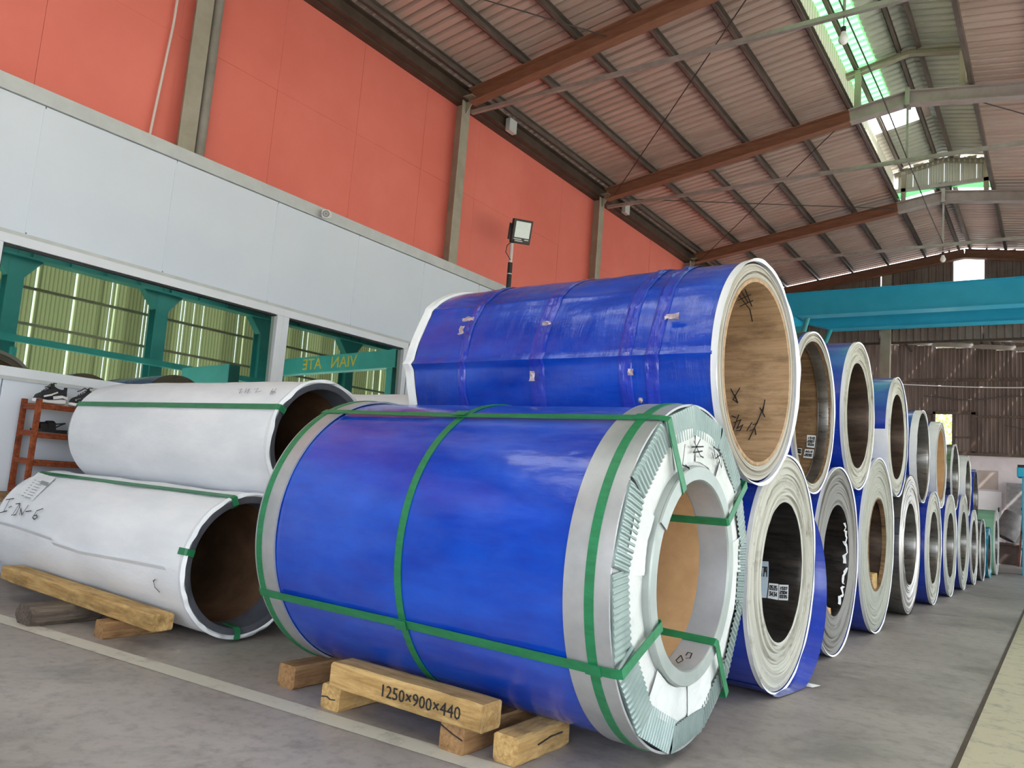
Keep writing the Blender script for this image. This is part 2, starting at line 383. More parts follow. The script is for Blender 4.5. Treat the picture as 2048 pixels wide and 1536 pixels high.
part('eave_flashing', MB().box(XW-.3, XW-.14, Y0, Y1, 6.10, 6.31), DARKEAVE, wl)
for y in FR[:-1]:
    c = MB(); zb = 3.5 if y < 9.4 else 0
    c.box(XW-.27, XW-.255, y-.085, y+.085, zb, 6.22).box(XW-.095, XW-.08, y-.085, y+.085, zb, 6.16).box(XW-.26, XW-.09, y-.006, y+.006, zb, 6.2)
    c.box(XW-.22, XW+.08, y-.1, y+.1, 6.15, 6.165)
    c.add([(XW-.08, y-.006, 6.15), (XW+.07, y-.006, 6.15), (XW-.08, y-.006, 5.95), (XW-.08, y+.006, 6.15), (XW+.07, y+.006, 6.15), (XW-.08, y+.006, 5.95)],
          [(0, 2, 1), (3, 4, 5), (0, 1, 4, 3), (1, 2, 5, 4), (2, 0, 3, 5)])
    part('column', c, COLPAINT, wl)
part('down_pipe', MB().tube([(XW-.15, 3.99, 3.6), (XW-.15, 3.99, 6.1)], .055, 14), GREYPIPE, wl, True)
part('conduit', MB().tube([(XW-.2, 3.52, 3.8), (XW-.2, 3.60, 5.0), (XW-.2, 3.62, 6.1)], .012, 8), WHITEPIPE, wl, True)
for y in (8.72, 12.45):
    part('junction_box', MB().box(XW-.05, XW+.03, y-.09, y+.09, 6.08, 6.27), PANELTRIM, wl, bevel=.006)

def office_window(name, y0, y1, z0=1.49, z1=2.575):
    wroot = sempty(name); t = .075
    f = MB().box(XW-.05, XW+.022, y0, y1, z0, z0+t).box(XW-.05, XW+.022, y0, y1, z1-t, z1)
    f.box(XW-.05, XW+.022, y0, y0+t, z0+t, z1-t).box(XW-.05, XW+.022, y1-t, y1, z0+t, z1-t)
    part('window_frame', f, WHITEALU, wroot, bevel=.004)
    part('window_gasket', MB().box(XW-.03, XW+.001, y0+t, y1-t, z1-t-.012, z1-t).box(XW-.03, XW+.001, y0+t, y0+t+.012, z0+t, z1-t), BLACKPL, wroot)
    part('pane', MB().box(-.0075, .0075, y0+t*.8, y1-t*.8, -.47, .47), GLASS, wroot, loc=(XW-.03, 0, (z0+z1)/2), rot=(0, -.016, 0))   # hung a touch out of true
office_window('window_1', 2.345, 5.06)
office_window('window_2', 5.06, 6.96)

# ---- ceiling: sheets, purlins, rafters, ties, ridge monitor
ce = sempty('ceiling')
sl = math.sqrt(1 + .145**2)
MY0, MY1 = Y0, 15.80        # monitor runs from the front to the frame before the gable
pitch = .155
def slope_sheet(y, wd, xa, xb, m, zf=roof_z, nm='roof_sheet'):
    za, zb = zf(xa), zf(xb); v = Vector((xb - xa, 0, zb - za)); L = v.length; v.normalize()
    return part(nm, MB().corr((xa, y, za), (0, 1, 0), v, (0, 0, 1), wd, L, pitch, .055, .40), m, ce, fix=False)
y = Y0
while y < Y1 - .05:
    wd = min(6*pitch, Y1 + .1 - y)
    mon = y < MY1 - .2
    if y < 2.2 and int(round((y - Y0)/(6*pitch))) % 2 == 0:   # unseen milky strips added over the front for more overhead light
        slope_sheet(y, wd, XW-.35, -5.6, SHEETR); slope_sheet(y, wd, -3.2, -2.55, SHEETR)
        part('added_skylight', MB().add([(-5.7, y, roof_z(-5.7)+.03), (-5.7, y+wd, roof_z(-5.7)+.03), (-3.1, y+wd, roof_z(-3.1)+.03), (-3.1, y, roof_z(-3.1)+.03)], [(0, 1, 2, 3)]), TRMILK, ce)
    else: slope_sheet(y, wd, XW-.35, -2.55 if mon else RX, SHEETR)
    if y < 12 and int(round((y - Y0)/(6*pitch))) % 3 != 1:      # unseen milky strips added to the right slope as overhead light
        slope_sheet(y, wd, XR+.3, 4.0, SHEETR); slope_sheet(y, wd, 1.2, -.99, SHEETR)
        part('added_skylight', MB().add([(1.1, y, roof_z(1.1)+.03), (1.1, y+wd, roof_z(1.1)+.03), (4.1, y+wd, roof_z(4.1)+.03), (4.1, y, roof_z(4.1)+.03)], [(0, 1, 2, 3)]), TRMILK, ce)
    else: slope_sheet(y, wd, XR+.3, -.99 if mon else RX, SHEETR)
    y += wd
y = 13.15 - 18*6*pitch
while y < MY1 - .05:
    wd = min(6*pitch, MY1 + .1 - y); sky = abs(y - 13.15) < .1
    if not sky:
        if y < 12.9:                               # the outer half of the near sheets is green plastic
            slope_sheet(y, wd, -2.75, -2.22, TRGREEN, mon_z, 'green_sheet'); slope_sheet(y, wd, -2.24, RX, SHEETW, mon_z, 'monitor_sheet')
        else: slope_sheet(y, wd, -2.75, RX, SHEETW, mon_z, 'monitor_sheet')
    slope_sheet(y, wd, -.79, RX, SHEETW, mon_z, 'monitor_sheet')
    if sky: SKY = (y, wd)
    y += wd
y, wd = SKY
part('skylight_pane', MB().add([(-2.75, y, mon_z(-2.75)+.02), (-2.75, y+wd, mon_z(-2.75)+.02), (RX, y+wd, mon_z(RX)+.02), (RX, y, mon_z(RX)+.02)], [(0, 1, 2, 3)]), PANE, ce)
def purlin(x, ya, yb, zf=roof_z, h=.11):
    z = zf(x) - .002; s = 1 if x < RX else -1
    m_ = MB().box(x-.004, x+.004, ya, yb, z-h, z).box(x-.004, x+.05*s, ya, yb, z-h, z-h+.006).box(x-.004, x+.05*s, ya, yb, z-.006, z)
    return part('purlin', m_, PURLIN, ce)
for x in (-6.54, -5.74, -4.95, -4.15, -3.36, -2.58): purlin(x, Y0, Y1)
for x in (-.96, -.18, .62, 1.41, 2.2, 3.0, 3.8, 4.6): purlin(x, Y0, Y1)
for x in (-1.9, -1.64): purlin(x, MY1, Y1)
for x in (-2.50, -1.92, -1.62, -1.04): purlin(x, MY0, MY1, mon_z, .08)
part('ridge_cap', MB().add([(RX-.2, Y0, mon_z(RX-.2)+.05), (RX, Y0, mon_z(RX)+.06), (RX+.2, Y0, mon_z(RX+.2)+.05), (RX-.2, MY1, mon_z(RX-.2)+.05), (RX, MY1, mon_z(RX)+.06), (RX+.2, MY1, mon_z(RX+.2)+.05)], [(0, 1, 4, 3), (1, 2, 5, 4)]), SHEETR, ce)
part('ridge_cap', MB().add([(RX-.2, MY1, roof_z(RX-.2)+.05), (RX, MY1, roof_z(RX)+.06), (RX+.2, MY1, roof_z(RX+.2)+.05), (RX-.2, Y1, roof_z(RX-.2)+.05), (RX, Y1, roof_z(RX)+.06), (RX+.2, Y1, roof_z(RX+.2)+.05)], [(0, 1, 4, 3), (1, 2, 5, 4)]), SHEETW, ce)
for i, y in enumerate(FR):
    d = .23
    r = MB()
    r.ibeam((XW, y, roof_z(XW)-d), (-2.55, y, roof_z(-2.55)-d), .15, .20)
    part('rafter', r, RAFTER, ce)
    r = MB().ibeam((-2.55, y, roof_z(-2.55)-d), (RX, y, roof_z(RX)-d), .15, .20).ibeam((XR, y, roof_z(XR)-d), (RX, y, roof_z(RX)-d), .15, .20)
    part('rafter', r, SPLICE if 0 < i < 5 else RAFTER, ce)
    pl = MB().box(RX-.34, RX+.34, y-.083, y-.076, roof_z(RX)-.37, roof_z(RX)-.15)
    if 0 < i < 5:
        part('ridge_plate', MB().box(RX-.03, RX+.03, y-.09, y+.09, roof_z(RX)-.36, roof_z(RX)-.1), GALV, ce)
        part('tie_bar', MB().bar((XW+.05, y-.03, 5.93), (XR-.5, y-.03, 5.93), .05, .05), GALV, ce)
        part('hanger', MB().bar((RX, y-.03, 5.93), (RX, y-.03, roof_z(RX)-.3), .03, .012, (0, 1, 0)), GALV, ce)
    if y < MY1 + .1:
        f = MB()
        for x in (-2.45, -1.09):
            f.bar((x, y, roof_z(x)-.14), (x, y, mon_z(x)-.1), .08, .08, (0, 1, 0))
        f.ibeam((-2.62, y, mon_z(-2.62)-.12), (RX, y, mon_z(RX)-.12), .09, .09).ibeam((-.92, y, mon_z(-.92)-.12), (RX, y, mon_z(RX)-.12), .09, .09)
        part('monitor_frame', f, COLPAINT, ce)
# pale translucent louvre sheets along the left side of the monitor
y = Y0
while y < MY1 - .1:
    wd = min(1.08, MY1 - y)
    part('louvre_sheet', MB().corr((-2.62, y, 7.08), (0, 1, 0), (0, 0, 1), (-1, 0, 0), wd, .44 if y < 12.5 else .36, .12, .02), TRPALE, ce, fix=False)
    part('louvre_sheet', MB().corr((-.92, y, 7.0), (0, 1, 0), (0, 0, 1), (1, 0, 0), wd, .52, .12, .02), TRPALE, ce, fix=False)  # right side closed by added sheets that keep direct sun out
    y += wd
part('monitor_gutter', MB().box(-2.62, -2.57, Y0, MY1, 6.97, 7.07), SHEETW, ce)
# monitor end wall of upright sheets with a rail below
for k in range(6):
    x = -2.55 + k*.262
    part('monitor_end_sheet', MB().corr((x, MY1+.02, 7.13), (1, 0, 0), (0, 0, 1), (0, -1, 0), .26, mon_z(x+.13)-7.16, .087, .018), SHEETW, ce, fix=False)
part('monitor_end_rail', MB().box(-2.6, -.94, MY1-.02, MY1+.03, 7.06, 7.13), GALV, ce)
part('monitor_end_panel', MB().add([(-2.6, MY1+.05, roof_z(-2.6)-.05), (RX, MY1+.05, roof_z(RX)-.03), (-.94, MY1+.05, roof_z(-.94)-.05), (-.94, MY1+.05, 7.08), (-2.6, MY1+.05, 7.08)], [(0, 1, 2, 3, 4)]), TRGREEN, ce, fix=False)
# thin bracing wires
for a, b in (((XW+.1, 11.7, 6.1), (-2.6, 7.8, 6.75)), ((XW+.1, 15.8, 6.1), (-2.6, 11.7, 6.75)), ((XW+.1, 11.7, 6.1), (-2.6, 15.8, 6.75)), ((-1.0, 11.7, 6.7), (3, 15.8, 6.2)), ((XW+.1, 3.9, 6.1), (-4.5, 7.7, 6.45))):
    part('brace_wire', MB().tube([a, b], .008, 6), WIRE, ce)

# ---- gable with bright opening, open below to the shed behind
gw = sempty('wall_gable')
y = Y1 + .05
x = XW - .2
k = 0
while x < XR:
    wd = .30
    xm = x + wd/2
    top = roof_z(xm) - (.10 if xm < -2.2 else .04); bot = 4.95
    if -2.08 < xm < -1.36: top = 6.14
    if k % 7 == 3: wd_ = wd - .035                    # sheets that do not quite meet: slits of daylight
    else: wd_ = wd
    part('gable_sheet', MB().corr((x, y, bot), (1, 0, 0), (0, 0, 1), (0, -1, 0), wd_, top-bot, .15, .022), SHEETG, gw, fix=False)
    x += wd; k += 1
part('gable_post', MB().box(-3.49, -3.28, Y1-.12, Y1+.02, 0, 6.62), COLPAINT, gw)
part('gable_rail', MB().box(XW, XR, Y1+.06, Y1+.12, 4.9, 5.05), DARKEAVE, gw)
w3 = sempty('window_3')
part('pane', MB().box(-2.1, -1.35, Y1+.09, Y1+.095, 6.1, 7.02), PANE, w3)
part('window_frame', MB().box(-2.12, -2.08, Y1+.06, Y1+.1, 6.1, 7.05).box(-1.38, -1.34, Y1+.06, Y1+.1, 6.1, 7.03).box(-2.12, -1.34, Y1+.06, Y1+.1, 6.08, 6.13), SHEETG, w3)

# ---- shed behind: roof, rear wall, door, window
YB = 25.5
sh = sempty('wall_rear')
def eave_b(x): return 5.58 - .1*(x + .85)
x = -9.0
rr = random.Random(3)
while x < XR + .5:
    zt = eave_b(x + .25) + .10 + (0 if rr.random() < .45 else rr.uniform(-.04, .02))
    z0 = 3.93 if -3.05 < x + .25 < -2.1 else 2.78
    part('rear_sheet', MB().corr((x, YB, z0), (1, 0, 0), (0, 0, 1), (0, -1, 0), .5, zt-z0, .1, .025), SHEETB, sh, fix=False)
    x += .5
x = -9.0
while x < XR + .5:
    part('shed_roof_sheet', MB().corr((x, Y1+.2, eave_b(x+.5)+.12), (1, 0, 0), (0, 1, 0), (0, 0, 1), 1.0, YB+.3-Y1, .25, .04), DARKEAVE, sh, fix=False); x += 1.0
for yy in (21.2, 22.4, 23.6, 24.8):
    part('shed_purlin', MB().bar((-9, yy, eave_b(-9)+.04), (XR, yy, eave_b(XR)+.04), .06, .12), GREYPIPE, sh)
part('rear_rail', MB().box(-9, XR, YB-.06, YB-.01, 4.84, 4.92).box(-9, XR, YB-.08, YB-.01, 2.72, 2.80), DARKEAVE, sh)
part('rear_rail', MB().box(-9, -3.05, YB-.06, YB-.01, 3.88, 3.96).box(-2.0, XR, YB-.06, YB-.01, 3.8, 3.86), DARKEAVE, sh)
part('plaster_wall', MB().box(-9, XR, YB, YB+.15, 0, 2.74), CONCW, sh)
part('plaster_patch', MB().box(-1.95, -1.45, YB-.012, YB, 1.8, 2.32), CONCP, sh)
part('knee_brace', MB().bar((-3.25, Y1+.1, 5.3), (-2.85, Y1+.1, 4.7), .06, .06), DARKEAVE, sh)
d1 = sempty('door_1')
part('door_leaf', MB().box(-1.98, -1.37, YB-.05, YB-.013, .04, 1.75), WHITEDOOR, d1, bevel=.006)
part('door_handle', MB().box(-1.45, -1.42, YB-.09, YB-.05, 1.2, 1.32), BLACKPL, d1)
w4 = sempty('window_4')
f = MB().box(-3.07, -3.0, YB-.07, YB, 2.78, 3.95).box(-2.10, -2.0, YB-.07, YB, 2.78, 3.95).box(-3.07, -2.0, YB-.07, YB, 3.88, 3.97).box(-3.07, -2.0, YB-.07, YB, 2.76, 2.83).box(-2.58, -2.53, YB-.06, YB, 2.8, 3.9)
part('window_frame', f, DARKEAVE, w4)
part('sash_panel', MB().corr((-2.55, YB-.03, 2.82), (1, 0, 0), (0, 0, 1), (0, -1, 0), .47, 1.07, .09, .015), SHEETB, w4, fix=False)
part('sash_rail', MB().box(-2.55, -2.08, YB-.06, YB-.03, 3.2, 3.25), DARKEAVE, w4)
part('pane', MB().box(-3.0, -2.56, YB+.005, YB+.01, 2.8, 3.9), PANE, w4)
struct(part('wall_shed_side', MB().box(-9.05, -9, Y1+.1, YB+.1, 0, 6.6), SHEETB))
# ---- front wall behind the camera, wide open door
wf = sempty('wall_front')
x = XW - .2
while x < XR:
    zb = 3.2 if -2.6 < x < 4.2 else 0
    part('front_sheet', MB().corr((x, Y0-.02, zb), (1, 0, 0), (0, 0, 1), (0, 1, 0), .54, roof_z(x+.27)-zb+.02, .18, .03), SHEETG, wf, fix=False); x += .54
# ---- right wall (seen in the office glass): low open side, ribbed sheets above
wr = sempty('wall_right')
y = Y0; rr = random.Random(11)
while y < Y1:
    wd = rr.choice((.09, .18, .27)); gap = rr.choice((0, .0, .004, .010)); m_ = TRWALL[rr.choice((0, 0, 1, 1, 2))]
    if m_ is TRWALL[2]: wd = .035  # narrow brighter sheets stand in for slits of daylight
    part('wall_sheet', MB().corr((XR, y, 2.7), (0, 1, 0), (0, 0, 1), (-1, 0, 0), wd-gap, roof_z(XR)-2.7-.02, .09, .02), m_, wr, fix=False)
    y += wd
for z in (2.7, 3.95, 4.75): part('wall_rail', MB().box(XR-.09, XR-.03, Y0, Y1, z-.03, z+.03), COLPAINT, wr)
for yy in (.4, 3.65, 6.95, 10.25, 13.3, 16.5, 19.5):
    c = MB().box(4.66, 4.68, yy-.16, yy+.16, 0, 5.24).box(4.96, 4.98, yy-.16, yy+.16, 0, 5.9).box(4.68, 4.96, yy-.012, yy+.012, 0, 5.5)
    for s in (-1, 1):
        c.add([(4.67, yy+s*.16, 5.24), (4.67, yy+s*.5, 5.24), (4.67, yy+s*.16, 4.82), (4.9, yy+s*.16, 5.24), (4.9, yy+s*.5, 5.24), (4.9, yy+s*.16, 4.82)], [(0, 2, 1), (3, 4, 5), (0, 1, 4, 3), (1, 2, 5, 4), (2, 0, 3, 5)])
    part('crane_column', c, COLTEAL, wr)
rb = MB().ibeam((4.72, Y0, 5.52), (4.72, Y1-.2, 5.52), .3, .55, .03, .02)
yy = Y0
while yy < Y1 - .3:
    rb.box(4.6, 4.84, yy, yy+.015, 5.28, 5.76); yy += .8
part('runway_beam', rb, COLTEAL, wr)
part('runway_rail', MB().box(4.69, 4.75, Y0, Y1-.2, 5.795, 5.86), RUSTB, wr)
part('floor_rail', MB().box(4.5, 4.6, Y0, Y1, 3.42, 3.56).box(4.5, 4.6, 3.6, 3.7, 0, 3.3).box(4.5, 4.6, 7, 7.1, 0, 3.3), TEALG, wr)
# ================================================================== COILS
def wob(seed, amp, k=(2, 3, 5, 9)):
    rnd = random.Random(seed); c = [(kk, rnd.uniform(-1, 1)*amp/(i+1), rnd.uniform(0, 2*PI)) for i, kk in enumerate(k)]
    return lambda th: sum(a*math.sin(kk*th + p) for kk, a, p in c)
def coil_body(L, R, n=112, bulge=None, xs=None):
    """outer skin of a coil whose face is at local x = 0 and whose back is at x = -L"""
    xs = xs or [0, -.02, -.25*L, -.5*L, -.75*L, -L+.02, -L]
    mb = MB(); m = len(xs)
    mb.lathe([(x, R) for x in xs], n, rad=(lambda i, th: bulge(xs[i], th)) if bulge else None)
    return mb
def rolled_face(R, ri, seed, depth=.02, steps=9, n=112, tears=.006):
    """front edge of the windings: uneven steps in and out between the bore and the rim"""
    rnd = random.Random(seed); prof = []; js = []
    for k in range(steps + 1):
        r = ri + (R - ri)*k/steps; h = rnd.uniform(-depth, depth*.6)
        if k in (0, steps): h = -depth*.3
        prof += [(h, r), (rnd.uniform(-depth, depth*.6)*.5 + h*.5, min(R, r + (R-ri)/steps*.75))] if k < steps else [(h, r)]
    ws = [wob(seed*31 + i, tears, (1, 2, 5, 11, 17)) for i in range(len(prof))]
    rs = [wob(seed*57 + i, .0025, (1, 2, 3)) for i in range(len(prof))]
    last = len(prof) - 1
    return MB().lathe(prof, n, rad=lambda i, th: 0 if i in (0, last) else rs[i](th), xj=lambda i, th: ws[i](th)*.45)
def rim_film(R, seed, wd=.012, n=112, out=.006, x0=-.004):
    """thin ragged film edge that stands proud of the face"""
    w1 = wob(seed, wd*.35, (3, 7, 13, 21)); w2 = wob(seed+5, out*.5, (2, 5, 9))
    return MB().lathe([(x0-.012, R+.003), (x0, R+.004), (x0+wd, R+out), (x0+wd*.6, R-.004)], n,
                      rad=lambda i, th: w2(th) if i >= 2 else 0, xj=lambda i, th: w1(th) if i == 2 else 0)
def make_coil(label, x, y, z, R, ri, L, bodym, facem, borem, seed, group, yaw=0, rim=True, bulge=None, name='steel_coil', core=None, depth=.02, steps=9, borelen=None, rimm=None, cover=None):
    root = thing(name, label, 'coil', (x, y, z - R), yaw, group)
    c = (0, 0, R)
    part('film_wrap' if bodym not in (PAPER,) else 'paper_wrap', coil_body(L, R, bulge=bulge), bodym, root, True, loc=c)
    part('rolled_edge', rolled_face(R-.006, ri, seed, depth, steps), facem, root, True, loc=c)
    part('rolled_edge', MB().lathe([(-L, R-.004), (-L-.004, (R+ri)/2), (-L, ri)], 64), facem, root, True, loc=c)
    if core:
        m2, tk = core
        part('core_tube', MB().lathe([(-.012, ri), (-.004, ri), (-.004, ri-tk), (-.04, ri-tk), (-L+.04, ri-tk), (-L, ri-tk), (-L, ri)], 96), m2, root, True, loc=c)
    else:
        part('bore', MB().lathe([(-.006, ri), (-.03, ri-.004), (-L*.5, ri-.004), (-L, ri-.002)], 96), borem, root, True, loc=c)
    if rim: part('rim_film', rim_film(R, seed), rimm or WHITEFILM, root, True, loc=c)
    return root

ROW = 'coils stacked in the row behind the strapped coil'
# ---- front coil, strapped, with corner guards
FX, FY, FZ, FRD, FL = -1.18, 2.93, .70, .648, 1.80
fc = thing('steel_coil', 'big blue coil bound with green straps and ribbed corner guards, resting on stencilled timber', 'coil', (FX, FY, FZ - FRD))
c0 = (0, 0, FRD)
wa, wb_ = wob(3, .006), wob(9, .005, (3, 6, 8))
def fbulge(x, th):
    t_ = -x/FL; e = 1 - abs(2*t_ - 1)**6
    return e*(wa(th) + wb_(th + 5*t_))*.45 - .004
part('film_wrap', coil_body(FL-.03, FRD-.004, 144, fbulge, [-.01] + [-.05 - k*(FL-.1)/22 for k in range(23)] + [-FL+.01]), BLUE, fc, True, loc=c0)
def band(r, xa, xb, tk=.005, n=144): return MB().lathe([(xa, r), (xa, r+tk), (xb, r+tk), (xb, r)], n)
part('end_band', band(FRD-.004, -.175, -.002, .009), BAND, fc, True, loc=c0)
part('end_band', band(FRD-.004, -FL, -FL+.13, .009), BAND, fc, True, loc=c0)
part('back_cover', MB().lathe([(-FL, FRD), (-FL-.006, .5), (-FL, .36)], 96), BAND, fc, True, loc=c0)
wc1, wc2, wc3 = wob(21, .006, (5, 9, 13, 22)), wob(23, .006, (4, 7, 15, 19)), wob(25, .005, (6, 11, 17))
part('cloth_cover', MB().lathe([(-.02, FRD-.015), (-.006, .60), (-.002, .56), (.006, .52), (.004, .48), (.002, .44), (-.006, .40)], 220,
     xj=lambda i, th: 0 if i in (0, 6) else (wc1, wc2, wc3)[i % 3](th + i*.08)), CLOTH, fc, True, loc=c0)
# overlapping cloth flaps with visible edges
for a, b_, r0, r1 in ((95, 118, .43, .56), (70, 93, .43, .555), (33, 62, .42, .57), (-2, 14, .42, .56), (150, 178, .43, .57), (-130, -98, .42, .545), (-88, -60, .42, .56)):
    fl_ = MB(); n_ = 14; q = []
    for j in range(4):
        rr = r0 + (r1-r0)*j/3
        for k in range(n_+1):
            th = math.radians(a + (b_-a)*k/n_)
            q.append((.010 + .0025*math.sin(th*17 + j*1.1) + .001*random.uniform(-1, 1), rr*math.cos(th), rr*math.sin(th)))
    fl_.add(q, [(j*(n_+1)+k, j*(n_+1)+k+1, (j+1)*(n_+1)+k+1, (j+1)*(n_+1)+k) for j in range(3) for k in range(n_)])
    part('cloth_flap', fl_, CLOTH, fc, True, loc=c0)
# ribbed corner guards, straight pieces round the rim
NG = 13
for g in range(NG):
    a0 = math.radians(93.5 - 360/NG*g + random.uniform(-1.2, 1.2)); a1 = math.radians(93.5 - 360/NG*(g+1) + random.uniform(-.3, 1.2))
    ro = FRD + .004; pa = Vector((0, math.cos(a0), math.sin(a0)))*ro; pb = Vector((0, math.cos(a1), math.sin(a1)))*ro
    inn = random.uniform(.095, .118); lift = random.uniform(.003, .011); mb = MB(); nr = 13; vs = []
    mid = -((pa + pb)/2).normalized()
    for k in range(nr*4 + 1):
        s_ = k/(nr*4); p = pa.lerp(pb, s_); h = (.0, .0055, .0055, 0)[k % 4]
        ra = -(p.normalized()); dirn = (mid*.75 + ra*.25).normalized()
        vs += [p + Vector((-.035, 0, 0)), p + Vector((.004 + h*.6, 0, 0)), p + dirn*.02 + Vector((lift + h, 0, 0)), p + dirn*inn*(1 + .03*math.sin(g*3 + s_*4)) + Vector((lift + .004 + h, 0, 0))]
    m = nr*4 + 1
    mb.add(vs, [(k*4 + j, k*4 + j + 1, k*4 + j + 5, k*4 + j + 4) for k in range(m-1) for j in range(3)])
    part('corner_guard', mb, GUARD, fc, loc=c0)
# inner ring of steel, sleeve and cardboard core
part('inner_ring', MB().lathe([(-.02, .415), (.022, .415), (.028, .41), (.028, .362), (.02, .356), (-.02, .356)], 128), RINGST, fc, True, loc=c0)
part('ring_clip', MB().lathe([(.028, .418), (.036, .416), (.036, .360), (.028, .358)], 24, a0=math.radians(118), a1=math.radians(152)), RINGST, fc, True, loc=c0)
part('bore_sleeve', MB().lathe([(.02, .356), (-.115, .354), (-.115, .350)], 128), SLEEVE, fc, True, loc=c0)
part('core_tube', MB().lathe([(-.10, .350), (-.9, .350), (-FL, .350)], 128), CARD, fc, True, loc=c0)
# straps: three round the coil, four along it and through the bore
def hoop(r, x, wd=.034, rad=None): return MB().lathe([(x-wd/2, r), (x-wd/2, r+.004), (x+wd/2, r+.004), (x+wd/2, r)], 144, rad=rad)
part('strap', hoop(FRD-.004, -.93, .034, lambda i, th: max(fbulge(-.93, th), fbulge(-.91, th)) + .002), STRAP, fc, True, loc=c0)
part('strap', hoop(FRD+.005, -.075), STRAP, fc, True, loc=c0)
part('strap', hoop(FRD+.005, -FL+.03), STRAP, fc, True, loc=c0)
def axial_strap(mb, pts, th, wd):
    """a flat band bent along (x, r) points in the plane at angle th"""
    e = Vector((0, math.cos(th), math.sin(th))); tg = Vector((0, -math.sin(th), math.cos(th)))*wd/2; tk = .0035; vs = []
    P = [Vector((x, 0, 0)) + e*r for x, r in pts]
    for i, p in enumerate(P):
        d = (P[min(i+1, len(P)-1)] - P[max(i-1, 0)]).normalized(); nn = d.cross(tg.normalized())*tk
        vs += [p - tg, p + tg, p + tg + nn, p - tg + nn]
    n = len(P)
    return mb.add(vs, [(i*4+j, i*4+(j+1) % 4, i*4+4+(j+1) % 4, i*4+4+j) for i in range(n-1) for j in range(4)])
for a in (120.5, -154, 34, -52):
    th = math.radians(a)
    part('strap', axial_strap(MB(), [(-FL-.01, .36), (-FL-.012, FRD), (-FL, FRD+.012), (-.9, FRD+.006), (-.01, FRD+.013), (.03, FRD+.006), (.034, .52), (.042, .362), (.034, .352), (-.2, .346), (-.55, .346)], th, .036), STRAP, fc, loc=c0)
for a, xx in ((120.5, -.93), (-154, -.93), (120.5, -.075), (-154, -.075)):
    th = math.radians(a); e = FRD + .015
    part('strap_seal', MB().bar((xx-.03, e*math.cos(th), e*math.sin(th)), (xx+.03, e*math.cos(th), e*math.sin(th)), .04, .003, (0, math.cos(th), math.sin(th))), STRAP, fc, loc=c0)
def put_marks(root, origin, lines, hit, wd=.006, off=.002, m=None, name='marking'):
    mb = strokes(MB(), lines, hit, wd, off)
    o_ = Vector(origin); ry = Matrix.Rotation(-root.rotation_euler.z, 4, 'Z')
    mb.v = [tuple(ry @ (Vector(v) - o_)) for v in mb.v]
    return part(name, mb, m or BLACKPAINT, root, fix=False)
fo = (FX, FY, FZ-FRD)
fh = lambda px, py: (hit_x(px, py, FX+.022), Vector((1, 0, 0)))
put_marks(fc, fo, [[(1367, 889), (1362, 930), (1376, 936)], [(1376, 938), (1368, 930)], [(1385, 882), (1398, 912), (1404, 915)], [(1398, 878), (1384, 905), (1402, 902)], [(1380, 894), (1404, 893)]], fh, .006, .006)
put_marks(fc, fo, [[(1424, 893), (1428, 917), (1440, 908), (1424, 893)], [(1421, 905), (1425, 918)], [(1431, 926), (1432, 908), (1440, 935), (1441, 915)]], fh, .006, .006)
fbh = lambda px, py: (lambda p: (p, -(Vector((0, p.y-FY, p.z-FZ))).normalized()))(hit_cyl(px, py, FY, FZ, .347, True))
put_marks(fc, fo, [[(1352, 1322), (1362, 1312), (1366, 1322), (1356, 1328), (1352, 1322)], [(1372, 1312), (1376, 1306), (1384, 1308), (1380, 1318), (1372, 1318)]], fbh, .005, .003)

# ---- big coil on top of it
TX, TY, TZ, TR, TL = -1.20, 3.735, 1.617, .533, 1.86
def tbulge(x, th):
    d = math.degrees(th) % 360; t_ = -x/TL
    g = 0
    for c_ in (180, 225, 140):                     # creases where the loose film lies flat between ridges
        u_ = abs(d - c_); g += .022*max(0, 1 - u_/3.2)*(1 if c_ == 180 else .4)
    g -= .012*max(0, math.sin(PI*(d-140)/40)) if 140 < d < 180 else (.014*max(0, math.sin(PI*(d-180)/45)) if 180 <= d < 225 else 0)
    return g*(.45 + .55*t_) + .003*math.sin(th*9 + x*7) + .0022*math.sin(x*31 + 2*math.sin(th*4))*math.sin(th*3 + x*5)
tc = thing('steel_coil', 'big blue coil with taped creased film and scribbled brown bore lining, topmost nearest', 'coil', (TX, TY, TZ-TR), -.043)
tc0 = (0, 0, TR)
part('film_wrap', coil_body(TL-.04, TR, 260, tbulge, [-.012] + [-.04 - k*(TL-.1)/44 for k in range(45)] + [-TL+.04]), BLUE2, tc, True, loc=tc0)
part('rolled_edge', rolled_face(TR-.008, .452, 5, .014, 8, 144, .003), BIGE, tc, True, loc=tc0)
part('rolled_edge', MB().lathe([(-TL, TR-.01), (-TL-.004, .47), (-TL, .44)], 64), BIGE, tc, True, loc=tc0)
part('bore_lining', MB().lathe([(0, .455), (.004, .45), (.002, .436), (-.03, .434), (-TL*.5, .434), (-TL, .434)], 128), PLY, tc, True, loc=tc0)
part('rim_film', rim_film(TR+.004, 14, .026, 144, .010, -.006), WHITEFILM, tc, True, loc=tc0)
wl1 = wob(33, .03, (3, 5, 8, 13))
part('rim_film', MB().lathe([(-TL+.03, TR-.004), (-TL+.022, TR+.010), (-TL-.018, TR+.016), (-TL-.01, TR-.02)], 120, rad=lambda i, th: tbulge(-TL, th) + (wl1(th)*.3 if i == 2 else 0), xj=lambda i, th: wl1(th)*.5 if i == 2 else 0), WHITEFILM, tc, True, loc=tc0)
